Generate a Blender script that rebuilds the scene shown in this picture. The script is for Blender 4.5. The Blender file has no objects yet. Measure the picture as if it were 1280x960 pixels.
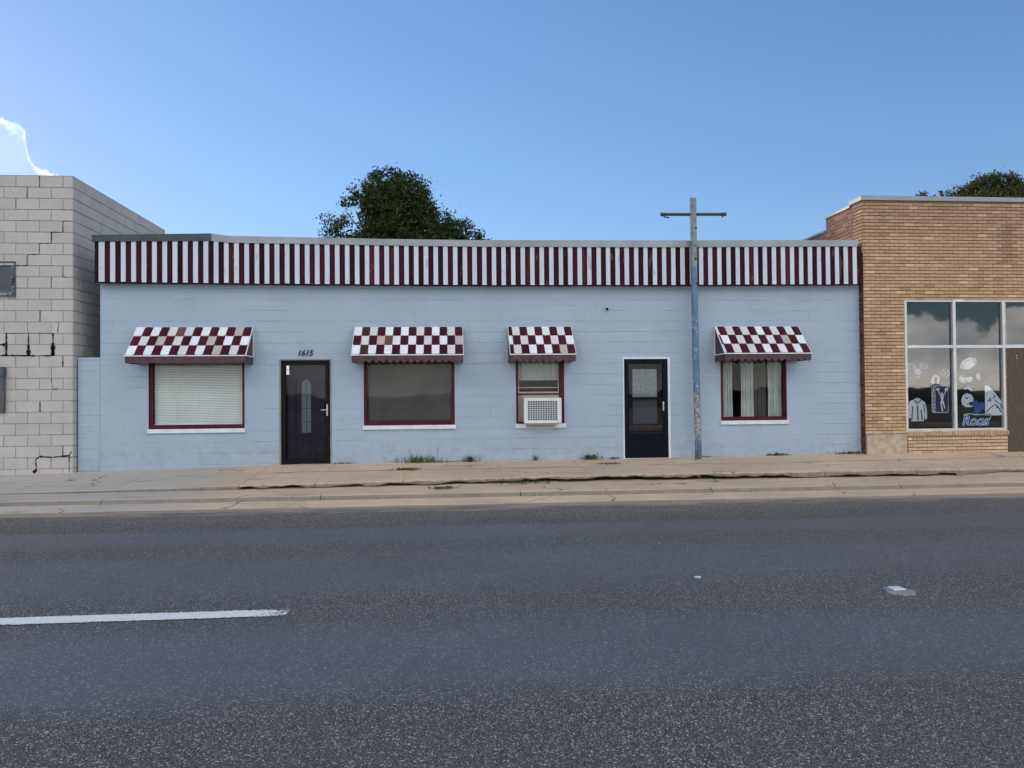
import bpy, math, random
from mathutils import Vector, Matrix
R = math.radians
scene = bpy.context.scene
col = scene.collection

# ------------------------------------------------------------------ camera
cam_d = bpy.data.cameras.new("camera"); cam = bpy.data.objects.new("camera", cam_d); col.objects.link(cam)
yaw, pitch, roll = R(4.8), R(0.9), R(0.5)
fw = Vector((math.sin(yaw)*math.cos(pitch), math.cos(yaw)*math.cos(pitch), math.sin(pitch)))
r0 = Vector((math.cos(yaw), -math.sin(yaw), 0)); u0 = r0.cross(fw)
rt = r0*math.cos(roll) - u0*math.sin(roll); up = rt.cross(fw)
cam.matrix_world = Matrix(((rt.x, up.x, -fw.x, 0), (rt.y, up.y, -fw.y, -14.6), (rt.z, up.z, -fw.z, 1.55), (0, 0, 0, 1)))
cam_d.sensor_width = 36; cam_d.lens = 36*961/1280
cam_d.clip_start = 0.05; cam_d.clip_end = 6000
scene.camera = cam

# ------------------------------------------------------------------ light
SUN_EL, SUN_AZ = R(14), R(-42)      # azimuth measured from +Y towards +X
EXPOSURE = 1.07
SKY_GAIN, SKY_KNEE = 1.36, .20
scene.view_settings.view_transform = 'Standard'; scene.view_settings.look = 'None'
scene.view_settings.gamma = 1; scene.view_settings.exposure = EXPOSURE
scene.view_settings.use_curve_mapping = False
sd = bpy.data.lights.new("sun", 'SUN'); sd.energy = 1.0; sd.angle = R(3); sd.color = (1, .86, .68)
sun = bpy.data.objects.new("sun", sd); col.objects.link(sun)
sdir = Vector((math.sin(SUN_AZ)*math.cos(SUN_EL), math.cos(SUN_AZ)*math.cos(SUN_EL), math.sin(SUN_EL)))
sun.rotation_euler = sdir.to_track_quat('Z', 'Y').to_euler(); sun.location = sdir*60


class NT:
    """small helper round a node tree"""
    def __init__(s, tree): s.t = tree; s.n = tree.nodes; s.l = tree.links
    def add(s, typ, **kw):
        nd = s.n.new(typ)
        for k, v in kw.items():
            if k.startswith('_'): setattr(nd, k[1:], v)
        return nd
    def put(s, nd, key, v):
        if v is None: return
        if hasattr(v, 'is_linked') or isinstance(v, bpy.types.NodeSocket): s.l.new(v, nd.inputs[key])
        else: nd.inputs[key].default_value = v
    def math(s, op, a, b=None, c=None, clamp=False):
        nd = s.n.new('ShaderNodeMath'); nd.operation = op; nd.use_clamp = clamp
        s.put(nd, 0, a); s.put(nd, 1, b); s.put(nd, 2, c); return nd.outputs[0]
    def mix(s, f, a, b, mode='MIX'):
        nd = s.n.new('ShaderNodeMix'); nd.data_type = 'RGBA'; nd.blend_type = mode; nd.clamp_factor = True
        s.put(nd, 0, f); s.put(nd, 6, c4(a)); s.put(nd, 7, c4(b)); return nd.outputs[2]
    def noise(s, vec, scale, detail=4, rough=.55, dist=0, dim='3D'):
        nd = s.n.new('ShaderNodeTexNoise'); nd.noise_dimensions = dim
        if vec is not None: s.l.new(vec, nd.inputs['Vector'])
        nd.inputs['Scale'].default_value = scale; nd.inputs['Detail'].default_value = detail
        nd.inputs['Roughness'].default_value = rough; nd.inputs['Distortion'].default_value = dist
        return nd.outputs['Fac']
    def ramp(s, f, a, b, va=0., vb=1.):
        nd = s.n.new('ShaderNodeMapRange'); nd.interpolation_type = 'SMOOTHSTEP'
        s.put(nd, 'Value', f); nd.inputs['From Min'].default_value = a; nd.inputs['From Max'].default_value = b
        nd.inputs['To Min'].default_value = va; nd.inputs['To Max'].default_value = vb
        return nd.outputs[0]
    def curve(s, f, pts, lo, hi):
        """piecewise-linear value: pts = [(x, y)] through a colour ramp"""
        nd = s.n.new('ShaderNodeMapRange'); s.put(nd, 'Value', f)
        nd.inputs['From Min'].default_value = lo; nd.inputs['From Max'].default_value = hi
        cr = s.n.new('ShaderNodeValToRGB'); s.l.new(nd.outputs[0], cr.inputs[0])
        el = cr.color_ramp.elements
        while len(el) < len(pts): el.new(.5)
        for e, (x, y) in zip(el, sorted(pts)):
            e.position = (x-lo)/(hi-lo); e.color = (y, y, y, 1)
        return cr.outputs[0]
    def mapping(s, vec, scale=(1, 1, 1), loc=(0, 0, 0), rot=(0, 0, 0)):
        nd = s.n.new('ShaderNodeMapping'); s.l.new(vec, nd.inputs['Vector'])
        nd.inputs['Scale'].default_value = scale; nd.inputs['Location'].default_value = loc; nd.inputs['Rotation'].default_value = rot
        return nd.outputs[0]
    def bump(s, h, strength=.3, dist=.01, normal=None):
        nd = s.n.new('ShaderNodeBump'); s.put(nd, 'Height', h); nd.inputs['Strength'].default_value = strength
        nd.inputs['Distance'].default_value = dist
        if normal is not None: s.l.new(normal, nd.inputs['Normal'])
        return nd.outputs[0]
    def sep(s, v):
        nd = s.n.new('ShaderNodeSeparateXYZ'); s.l.new(v, nd.inputs[0]); return nd.outputs


def c4(c):
    if isinstance(c, (tuple, list)) and len(c) == 3: return (*c, 1)
    return c


# ------------------------------------------------------------------ sky
W = bpy.data.worlds.new("World"); scene.world = W; W.use_nodes = True
w = NT(W.node_tree); w.n.clear()
wo = w.add('ShaderNodeOutputWorld'); bg = w.add('ShaderNodeBackground'); w.l.new(bg.outputs[0], wo.inputs[0])
bg.inputs['Strength'].default_value = .1
sky = w.add('ShaderNodeTexSky'); sky.sky_type = 'NISHITA'; sky.sun_disc = False
sky.sun_elevation = SUN_EL; sky.sun_rotation = SUN_AZ
sky.altitude = 1000; sky.air_density = 1.0; sky.dust_density = .25; sky.ozone_density = 2.6
tc = w.add('ShaderNodeTexCoord'); D = tc.outputs['Generated']; ds = w.sep(D)
az = w.math('MULTIPLY', w.math('ARCTAN2', ds[0], ds[1]), 57.2958)
el = w.math('MULTIPLY', w.math('ARCSINE', ds[2]), 57.2958)
hs = w.add('ShaderNodeHueSaturation'); w.l.new(sky.outputs[0], hs.inputs['Color'])
hs.inputs['Saturation'].default_value = 1.10; hs.inputs['Value'].default_value = 1.0
# soft shoulder: tone compression of the sky glow round the hidden sun
bw_ = w.add('ShaderNodeRGBToBW'); w.l.new(hs.outputs[0], bw_.inputs[0])
gain = w.math('DIVIDE', SKY_GAIN, w.math('ADD', 1.0, w.math('MULTIPLY', bw_.outputs[0], SKY_KNEE)))
gs = w.add('ShaderNodeVectorMath', _operation='SCALE'); w.l.new(hs.outputs[0], gs.inputs[0]); w.l.new(gain, gs.inputs['Scale'])
tn = w.add('ShaderNodeVectorMath', _operation='MULTIPLY'); w.l.new(gs.outputs[0], tn.inputs[0]); tn.inputs[1].default_value = (1.05, .955, .965)
skycol = tn.outputs[0]
# the cumulus edge low on the left, lit from behind: a curve of azimuth -> elevation
n1 = w.noise(D, 26, 6, .6); n2 = w.noise(D, 90, 4, .6)
edge = w.curve(az, [(-60, .80), (-36, .76), (-31, .69), (-28.9, .655), (-27.6, .645), (-27.3, .58), (-26, .55), (-24, .52), (-22.4, .475), (-20, .40), (-17, .25), (-12, .05)], -60, -12)
edge = w.math('MULTIPLY', edge, 26.0)
wob = w.math('ADD', w.math('MULTIPLY', w.math('SUBTRACT', n1, .5), 2.2), w.math('MULTIPLY', w.math('SUBTRACT', n2, .5), 1.3))
d = w.math('SUBTRACT', w.math('ADD', edge, wob), el)            # >0 inside the cloud
inside = w.ramp(d, -.05, .25)
rim = w.math('MULTIPLY', inside, w.ramp(d, .8, .1))
body = w.math('MULTIPLY', inside, w.ramp(w.noise(D, 12, 5, .6), .35, .7, .02, .26))
front = w.ramp(az, -8, -13)
front = w.math('MULTIPLY', front, w.ramp(az, -75, -60))
c_ = w.mix(w.math('MULTIPLY', body, front), skycol, (4.6, 5.6, 6.6))
c_ = w.mix(w.math('MULTIPLY', w.math('MULTIPLY', rim, front), w.ramp(w.noise(D, 30, 3, .6), .35, .6, .25, 1.0)), c_, (8.2, 8.4, 8.4))
# sunlit cumulus bank behind the viewer, upper clouds added to light the facade
Dm = w.mapping(D, (1, 1, 2.2))
cn = w.noise(Dm, 3.1, 8, .58, .3)
low = w.math('ADD', 5.2, w.math('MULTIPLY', w.math('SUBTRACT', w.noise(D, 9, 7, .6), .5), 13))
low = w.ramp(w.math('SUBTRACT', low, el), -.15, .35)
bank = w.math('MAXIMUM', w.math('MULTIPLY', w.ramp(cn, .44, .56), w.ramp(el, 9, 16)), low)
bank = w.math('MULTIPLY', bank, w.ramp(ds[1], .05, -.25))
bank = w.math('MULTIPLY', bank, w.ramp(el, 65, 35))
shade = w.ramp(w.noise(Dm, 7, 6, .6), .3, .7)
ccol = w.mix(shade, (9, 9.6, 10.6), (24, 22.5, 20))
c_ = w.mix(bank, c_, ccol)
w.l.new(c_, bg.inputs['Color'])

# ------------------------------------------------------------------ materials
M = {}
def new_mat(name):
    m = bpy.data.materials.new(name); m.use_nodes = True; t = NT(m.node_tree)
    b = t.n['Principled BSDF']; M[name] = m
    tc = t.add('ShaderNodeTexCoord')
    return m, t, b, tc.outputs['Object']

def pmat(name, a, b=None, scale=8, rough=.7, bump=.15, bscale=60, metallic=0, attr=False, lo=.35, hi=.65, spots=None, streak=None, spec=.5):
    m, t, bs, P = new_mat(name)
    b = b or tuple(x*.85 for x in a)
    PP = t.mapping(P, streak) if streak else P
    n = t.noise(PP, scale, 6, .6)
    c = t.mix(t.ramp(n, lo, hi), a, b)
    fine = t.noise(P, bscale, 3, .6)
    c = t.mix(t.ramp(fine, .3, .7, .0, .22), c, tuple(x*.6 for x in a))
    if spots:   # chips, stains: (colour, scale, threshold)
        for sc_, s_, th in spots:
            c = t.mix(t.ramp(t.noise(PP, s_, 5, .65), th, th+.04), c, sc_)
    if attr:
        at = t.add('ShaderNodeVertexColor'); at.layer_name = 'Col'
        c = t.mix(1.0, c, at.outputs[0], 'MULTIPLY')
    t.put(bs, 'Base Color', c); t.put(bs, 'Roughness', t.ramp(n, .2, .8, rough*.85, min(1, rough*1.1)))
    bs.inputs['Metallic'].default_value = metallic
    bs.inputs['Specular IOR Level'].default_value = spec
    if bump: t.put(bs, 'Normal', t.bump(fine, bump, .006))
    return m

def block_paint(name, base, dark, bw, bh, zoff, joint, fac, plane='XZ', patch=None):
    """painted masonry: faint joints that come and go, soft roughness of the block under the paint"""
    m, t, bs, P = new_mat(name)
    s = t.sep(P); cb = t.add('ShaderNodeCombineXYZ')
    wobn = t.math('MULTIPLY', t.math('SUBTRACT', t.noise(P, 3.0, 2), .5), .006)
    t.put(cb, 0, s[0] if plane == 'XZ' else s[1]); t.put(cb, 1, t.math('ADD', t.math('SUBTRACT', s[2], zoff), wobn))
    br = t.add('ShaderNodeTexBrick'); t.l.new(cb.outputs[0], br.inputs['Vector'])
    br.inputs['Scale'].default_value = 1; br.inputs['Brick Width'].default_value = bw; br.inputs['Row Height'].default_value = bh
    br.inputs['Mortar Size'].default_value = joint; br.inputs['Mortar Smooth'].default_value = .6
    br.inputs['Color1'].default_value = (1, 1, 1, 1); br.inputs['Color2'].default_value = (.93, .93, .93, 1); br.inputs['Mortar'].default_value = (0, 0, 0, 1)
    mort = br.outputs['Fac']
    # joints horizontally strong, vertical ones mostly filled with paint
    hz = t.math('ABSOLUTE', t.math('SUBTRACT', t.math('FRACT', t.math('DIVIDE', t.math('SUBTRACT', s[2], zoff), bh)), .5))
    hz = t.ramp(hz, .46, .485)
    vis = t.ramp(t.noise(P, 1.1, 4, .6), .40, .62, .1, 1.0)
    visv = t.ramp(t.noise(t.mapping(P, (1, 1, 1), (7, 3, 1)), 1.6, 4, .6), .50, .66, .0, .7)
    jm = t.math('MULTIPLY', mort, t.math('MAXIMUM', t.math('MULTIPLY', hz, vis), visv))
    c = t.mix(t.ramp(t.noise(P, .7, 5, .6), .35, .65), base, tuple(x*.93 for x in base))
    c = t.mix(.5, c, br.outputs['Color'], 'MULTIPLY')
    c = t.mix(0.0, c, c)
    # rebuild without the black mortar of the brick node: only tint per block
    c2 = t.mix(t.ramp(t.noise(P, .7, 5, .6), .35, .65), base, tuple(x*.92 for x in base))
    c2 = t.mix(t.ramp(t.noise(t.mapping(P, (1, 1, 2.5)), 2.3, 5, .65), .45, .75, 0, .5), c2, dark)
    if patch:
        pn = t.noise(t.mapping(P, (.35, 1, 2.2)), 2.0, 2, .4)
        c2 = t.mix(t.ramp(pn, .62, .64, 0, .45), c2, patch)
    c2 = t.mix(t.ramp(t.noise(P, 160, 2, .6), .35, .7, 0, .14), c2, tuple(x*.7 for x in base))
    c2 = t.mix(t.ramp(t.noise(t.mapping(P, (1, 1, .8), (3, 0, 5)), 1.3, 7, .7), .56, .70, 0, .28), c2, tuple(x*.72 for x in base))
    c2 = t.mix(t.ramp(t.noise(P, 38, 4, .7), .66, .72, 0, .35), c2, tuple(x*.6 for x in base))
    # splash dirt low on the wall
    c2 = t.mix(t.math('MULTIPLY', t.ramp(s[2], .62, .22), t.ramp(t.noise(P, 5, 5, .65), .38, .66, 0, .4)), c2, (.27, .27, .27))
    # thin rain streaks under the fascia
    st = t.noise(t.mapping(P, (14, 1, .35)), 1, 5, .7)
    c2 = t.mix(t.math('MULTIPLY', t.ramp(st, .56, .75, 0, .35), t.ramp(s[2], 2.4, 3.8)), c2, (.26, .28, .30))
    c2 = t.mix(t.math('MULTIPLY', jm, fac), c2, tuple(x*.35 for x in base))
    t.put(bs, 'Base Color', c2); bs.inputs['Roughness'].default_value = .62
    h = t.math('SUBTRACT', t.math('MULTIPLY', t.noise(P, 130, 3, .6), .22), jm)
    h = t.math('ADD', h, t.math('MULTIPLY', t.noise(P, 4, 3, .5), .6))
    t.put(bs, 'Normal', t.bump(h, .5, .005))
    return m

block_paint('blue_block_paint', (.345, .425, .515), (.31, .385, .47), .4064, .2032, 2.274, .006, .58, patch=(.375, .46, .555))
pmat('grey_block_paint', (.49, .465, .44), (.455, .43, .405), 3, .85, .5, 120, attr=True, spots=[((.30, .28, .26), 9, .70)])
pmat('block_mortar', (.22, .205, .19), (.34, .32, .30), 8, .95, .4, 90)
pmat('crack_black', (.012, .011, .010), None, 20, .95, 0)
pmat('tan_brick', (.54, .35, .20), (.47, .30, .17), 25, .85, .5, 220, attr=True, spots=[((.12, .08, .06), 60, .72)])
pmat('tan_brick_mortar', (.15, .10, .065), (.10, .07, .05), 12, .95, .4, 120)
pmat('red_brick', (.36, .15, .10), (.27, .11, .08), 20, .9, .5, 200, attr=True, spots=[((.5, .42, .34), 5, .66)])
pmat('red_brick_mortar', (.40, .32, .26), (.30, .22, .18), 12, .95, .4, 120)
pmat('stone_block', (.50, .40, .30), (.38, .29, .21), 9, .9, .6, 90, spots=[((.20, .15, .11), 14, .66)])
pmat('coping_metal', (.30, .32, .31), (.25, .27, .26), 2, .5, .05, 40, metallic=.3, streak=(1, 1, 8))
pmat('flashing_grey', (.33, .355, .37), (.25, .27, .28), 1.6, .55, .1, 40, metallic=.25, spots=[((.16, .13, .12), 6, .70)])
pmat('flashing_green', (.045, .07, .075), (.03, .05, .055), 3, .5, .1, 40, metallic=.2)
pmat('maroon_board', (.046, .004, .013), (.028, .003, .009), 3, .65, .3, 80, attr=True, streak=(1, 1, .25),
     spots=[((.13, .065, .05), 7, .64), ((.45, .36, .33), 20, .705)], spec=0.12)
pmat('white_board', (.60, .66, .74), (.54, .60, .69), 4, .6, .12, 80, attr=True, streak=(1, 1, .3), spots=[((.22, .16, .16), 24, .72), ((.45, .44, .45), 5, .62)], spec=0.25)
pmat('maroon_paint', (.085, .005, .018), (.055, .004, .012), 6, .45, .15, 80, spec=0.2)
pmat('maroon_dark_paint', (.04, .010, .02), (.03, .008, .015), 6, .5, .15, 80)  # darker maroon for the screen frame
pmat('white_paint', (.72, .74, .76), (.62, .64, .66), 6, .55, .12, 90, spots=[((.35, .33, .30), 18, .73)])
pmat('awning_tile', (1, 1, 1), (.9, .88, .86), 16, .5, .2, 120, attr=True, spots=[((.30, .20, .17), 30, .66), ((.62, .5, .46), 11, .70)], spec=0.2)
pmat('valance_metal', (.105, .058, .068), (.075, .042, .05), 9, .6, .25, 120, spots=[((.26, .19, .17), 22, .70)], spec=0.2)
pmat('navy_metal', (.0045, .006, .013), (.003, .0045, .009), 6, .4, .05, 80, spec=0.08)
pmat('black_metal', (.007, .0065, .011), (.005, .0045, .008), 6, .4, .05, 80, spec=0.1)
pmat('plum_door', (.022, .012, .030), (.014, .009, .020), 5, .35, .06, 80, spec=0.15)
pmat('pale_lite', (.26, .29, .29), (.10, .12, .13), 30, .3, .3, 60)
pmat('cream_jamb', (.30, .27, .22), (.20, .18, .15), 9, .7, .2, 80)
pmat('blind_white', (.88, .90, .86), (.82, .84, .80), 3, .6, .03, 60)
pmat('screen_grey', (.105, .098, .09), (.085, .08, .075), 1.5, .8, .1, 260)
pmat('curtain', (.62, .64, .62), (.50, .53, .52), 3, .9, .1, 180)
pmat('interior_dark', (.03, .03, .032), None, 3, .9, 0)
pmat('ac_white', (.70, .72, .73), (.62, .64, .65), 5, .45, .05, 60)
pmat('ac_cream', (.42, .38, .33), (.36, .32, .28), 5, .6, .2, 60)
pmat('ac_coil', (.12, .13, .14), (.07, .075, .08), 90, .6, .4, 120, metallic=.5)
pmat('chrome', (.55, .55, .55), None, 8, .3, 0, metallic=.9)
pmat('aluminium', (.60, .62, .63), (.52, .54, .55), 5, .4, .03, 60, metallic=.35)
pmat('decal_white', (.92, .94, .95), (.84, .88, .90), 18, .5, 0)
pmat('decal_grey', (.36, .39, .39), (.14, .16, .17), 26, .6, 0)
pmat('decal_blue', (.03, .10, .34), (.05, .15, .46), 18, .5, 0)
pmat('decal_navy', (.015, .03, .10), (.02, .05, .16), 18, .5, 0)
pmat('decal_pale_blue', (.36, .48, .72), (.20, .30, .55), 40, .5, 0)
pmat('decal_skin', (.45, .28, .20), None, 20, .6, 0)
pmat('plywood', (.105, .075, .055), (.060, .043, .033), 7, .8, .4, 60, streak=(9, 1, .6), spots=[((.19, .15, .12), 9, .64)])
pmat('grey_wood', (.10, .11, .12), (.06, .065, .07), 7, .8, .3, 60, streak=(9, 1, .6))
pmat('slate_panel', (.045, .06, .085), (.04, .05, .07), 2, .4, .05, 30)
pmat('peeling', (.55, .55, .56), (.10, .10, .12), 30, .8, .4, 60)
pmat('roofing', (.20, .19, .18), None, 5, .9, .3, 60)
pmat('number_black', (.012, .012, .014), None, 9, .5, 0)
pmat('bark', (.09, .07, .05), (.05, .04, .03), 12, .95, .5, 50)
pmat('soil', (.20, .16, .11), (.15, .13, .08), 1.2, .95, .5, 20)
pmat('scrub', (.05, .06, .03), (.03, .04, .02), 1.5, .95, .4, 9)
pmat('arch_lite', (.12, .145, .155), (.05, .065, .07), 30, .35, .3, 60)
pmat('dry_grass', (.14, .15, .06), None, 9, .9, 0)

def leaf_mat(name, a, b):
    m, t, bs, P = new_mat(name)
    at = t.add('ShaderNodeVertexColor'); at.layer_name = 'Col'
    c = t.mix(t.ramp(t.noise(P, 1.3, 3), .35, .65), a, b)
    c = t.mix(1.0, c, at.outputs[0], 'MULTIPLY')
    t.put(bs, 'Base Color', c); bs.inputs['Roughness'].default_value = .65
    bs.inputs['Specular IOR Level'].default_value = .25
    tr = t.add('ShaderNodeBsdfTranslucent'); t.put(tr, 'Color', c)
    ms = t.add('ShaderNodeMixShader'); ms.inputs[0].default_value = .22
    t.l.new(bs.outputs[0], ms.inputs[1]); t.l.new(tr.outputs[0], ms.inputs[2])
    t.l.new(ms.outputs[0], t.n['Material Output'].inputs[0])
leaf_mat('leaf_dark', (.032, .055, .018), (.05, .075, .022))
leaf_mat('leaf_olive', (.060, .075, .025), (.085, .085, .03))
leaf_mat('leaf_weed', (.075, .105, .035), (.11, .13, .05))

def glass_mat(name, ior=1.75, tint=(.9, .93, .93), rough=.02, wav=.0):
    m, t, bs, P = new_mat(name)
    t.n.remove(bs)
    fr = t.add('ShaderNodeFresnel'); fr.inputs['IOR'].default_value = ior
    g = t.add('ShaderNodeBsdfGlossy'); g.inputs['Roughness'].default_value = rough; g.inputs['Color'].default_value = (1, 1, 1, 1)
    tr = t.add('ShaderNodeBsdfTransparent'); tr.inputs['Color'].default_value = c4(tint)
    ms = t.add('ShaderNodeMixShader'); t.l.new(fr.outputs[0], ms.inputs[0])
    t.l.new(tr.outputs[0], ms.inputs[1]); t.l.new(g.outputs[0], ms.inputs[2])
    if wav:
        b_ = t.bump(t.noise(P, .9, 2), wav, .02); t.l.new(b_, g.inputs['Normal'])
    t.l.new(ms.outputs[0], t.n['Material Output'].inputs[0])
glass_mat('glass', 1.23)
glass_mat('shop_glass', 1.75, (.93, .95, .96))

# peeling blue pole
m, t, bs, P = new_mat('pole_paint')
s = t.sep(P)
pn = t.noise(t.mapping(P, (1, 1, .55)), 14, 6, .7)
blue = t.mix(t.ramp(t.noise(P, 5, 4), .35, .65), (.065, .135, .255), (.095, .185, .31))
grey = t.mix(t.ramp(t.noise(P, 22, 5, .7), .38, .62), (.36, .37, .34), (.12, .11, .08))
hi = t.mix(t.ramp(t.noise(P, 12, 5), .35, .65), (.14, .18, .17), (.23, .26, .25))
thr = t.curve(s[2], [(0, .50), (.3, .52), (.6, .42), (1.1, .40), (1.35, .50), (1.8, .58), (2.6, .55), (3.3, .57), (3.6, .54), (3.75, .35)], 0, 5)
mk = t.ramp(t.math('SUBTRACT', pn, thr), -.01, .03)
c = t.mix(mk, blue, grey)
c = t.mix(t.ramp(t.noise(P, 30, 5, .7), .62, .66), c, (.60, .62, .62))
c = t.mix(t.ramp(s[2], 3.6, 3.9), c, hi)
c = t.mix(t.ramp(t.noise(P, 18, 4, .7), .66, .70), c, (.10, .05, .03))
t.put(bs, 'Base Color', c); bs.inputs['Roughness'].default_value = .6
t.put(bs, 'Normal', t.bump(pn, .5, .006))

# concrete
def concrete(name, a, b, dirt=(.20, .16, .12)):
    m, t, bs, P = new_mat(name)
    s = t.sep(P)
    c = t.mix(t.ramp(t.noise(P, .55, 6, .6), .38, .62), a, b)
    c = t.mix(t.ramp(s[0], -4.3, -3.3, .75, 0), c, (.47, .445, .405))
    c = t.mix(t.ramp(t.noise(t.mapping(P, (.5, 2.2, 1)), 2.3, 6, .68), .52, .72, 0, .5), c, dirt)
    c = t.mix(t.ramp(t.noise(P, 9, 5, .7), .58, .75, 0, .35), c, dirt)
    cv = t.add('ShaderNodeTexVoronoi'); cv.feature = 'DISTANCE_TO_EDGE'; cv.inputs['Scale'].default_value = .55
    wv = t.add('ShaderNodeVectorMath', _operation='ADD'); nn = t.add('ShaderNodeTexNoise'); nn.inputs['Scale'].default_value = 2.5; nn.inputs['Detail'].default_value = 6
    t.l.new(P, nn.inputs['Vector']); t.l.new(P, wv.inputs[0]); sv = t.add('ShaderNodeVectorMath', _operation='SCALE'); t.l.new(nn.outputs['Color'], sv.inputs[0]); sv.inputs['Scale'].default_value = .5
    t.l.new(sv.outputs[0], wv.inputs[1]); t.l.new(wv.outputs[0], cv.inputs['Vector'])
    c = t.mix(t.math('MULTIPLY', t.ramp(cv.outputs['Distance'], .012, .003, 0, .75), t.ramp(t.noise(P, .8, 3), .48, .58)), c, (.10, .08, .06))
    v = t.add('ShaderNodeTexVoronoi'); v.inputs['Scale'].default_value = 120; t.l.new(P, v.inputs['Vector'])
    c = t.mix(t.ramp(v.outputs['Distance'], .1, .5, .25, 0), c, tuple(x*.55 for x in a))
    t.put(bs, 'Base Color', c); bs.inputs['Roughness'].default_value = .9
    h = t.math('ADD', t.noise(P, 60, 4, .65), t.math('MULTIPLY', t.noise(P, 3, 4, .6), 2.5))
    t.put(bs, 'Normal', t.bump(h, .45, .008))
concrete('sidewalk_concrete', (.68, .50, .345), (.58, .43, .30))
concrete('curb_concrete', (.70, .52, .35), (.57, .43, .295))
pmat('shaded_edge', (.30, .24, .185), (.22, .18, .14), 5, .95, .5, 70, lo=.3, hi=.7, spots=[((.12, .09, .07), 9, .62)])  # darker concrete, shade of the step and curb faces painted into the colour
pmat('joint_pale', (.74, .64, .52), (.64, .54, .43), 9, .9, .2, 60)

# chip-seal road: coarse aggregate between smoother, blue-black wheel tracks
m, t, bs, P = new_mat('chip_seal')
s = t.sep(P)
wv = t.math('MULTIPLY', t.math('SUBTRACT', t.noise(t.mapping(P, (.25, 1, 1)), .8, 5, .6), .5), .9)
yy = t.math('ADD', s[1], wv)
track = t.curve(yy, [(-16, .1), (-13.2, .25), (-12.3, .5), (-11.2, .30), (-10.75, .25), (-10.35, .9), (-9.6, 1.), (-9.2, .45), (-8.6, .30), (-8.0, .8), (-7.1, .85), (-6.7, .4), (-6.35, .35), (-6.0, .9), (-5.4, 1.), (-5.15, .15), (-4.3, 0), (-3.4, 0)], -16, -3)
smooth = t.math('ADD', track, t.math('MULTIPLY', t.math('SUBTRACT', t.noise(P, 2.2, 5, .65), .5), .55), clamp=True)
vo = t.add('ShaderNodeTexVoronoi'); vo.inputs['Scale'].default_value = 120; t.l.new(P, vo.inputs['Vector'])
vo2 = t.add('ShaderNodeTexVoronoi'); vo2.inputs['Scale'].default_value = 105; t.l.new(P, vo2.inputs['Vector'])
csel = t.sep(vo.outputs['Color'])[0]; csel2 = t.sep(vo2.outputs['Color'])[0]
stone = t.mix(csel, (.075, .068, .058), (.37, .32, .25))
stone = t.mix(t.ramp(csel2, .82, .9), stone, (.80, .70, .56))
stone = t.mix(t.ramp(vo.outputs['Distance'], .35, .6), stone, (.018, .018, .020))
tar = t.mix(t.noise(P, 60, 4, .7), (.088, .092, .098), (.15, .151, .15))
tar = t.mix(t.ramp(csel2, .86, .95, 0, .7), tar, (.34, .32, .29))
c = t.mix(t.math('MULTIPLY', smooth, .80), stone, tar)
c = t.mix(t.ramp(t.noise(P, .45, 5, .6), .4, .65, 0, .25), c, (.10, .09, .075))
# blown dirt and crushed gravel along the gutter
dn = t.math('ADD', s[1], t.math('MULTIPLY', t.math('SUBTRACT', t.noise(t.mapping(P, (.35, 1.5, 1)), 2.2, 6, .7), .5), 1.9))
c = t.mix(t.ramp(dn, -4.15, -3.6, 0, .92), c, (.43, .33, .24))
c = t.mix(t.math('MULTIPLY', t.ramp(dn, -5.3, -4.2), t.ramp(csel, .55, .8, 0, .55)), c, (.38, .31, .25))
t.put(bs, 'Base Color', c)
t.put(bs, 'Roughness', t.math('SUBTRACT', .85, t.math('MULTIPLY', smooth, .30)))
hh = t.math('MULTIPLY', t.math('SUBTRACT', 1, vo.outputs['Distance']), t.math('SUBTRACT', 1.15, smooth))
hh = t.math('ADD', hh, t.math('MULTIPLY', t.noise(P, 120, 3, .6), .3))
t.put(bs, 'Normal', t.bump(hh, .8, .006))

# worn lane paint on aggregate
m, t, bs, P = new_mat('lane_paint')
vo = t.add('ShaderNodeTexVoronoi'); vo.inputs['Scale'].default_value = 75; t.l.new(P, vo.inputs['Vector'])
s = t.sep(P)
ed = t.math('ABSOLUTE', t.math('SUBTRACT', s[1], 0.0))
wear = t.math('ADD', t.noise(P, 55, 4, .7), t.ramp(ed, .06, .10, 0, .24))
wear = t.math('ADD', wear, t.ramp(s[0], -.35, .05, 0, .22))
tr = t.add('ShaderNodeBsdfTransparent')
c = t.mix(t.ramp(vo.outputs['Distance'], .3, .6), (.96, .93, .84), (.84, .80, .70))
t.put(bs, 'Base Color', c); bs.inputs['Roughness'].default_value = .75
ms = t.add('ShaderNodeMixShader'); t.put(ms, 0, t.ramp(wear, .68, .72))
t.l.new(bs.outputs[0], ms.inputs[1]); t.l.new(tr.outputs[0], ms.inputs[2]); t.l.new(ms.outputs[0], t.n['Material Output'].inputs[0])
t.put(bs, 'Normal', t.bump(t.math('SUBTRACT', 1, vo.outputs['Distance']), .6, .005))

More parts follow.
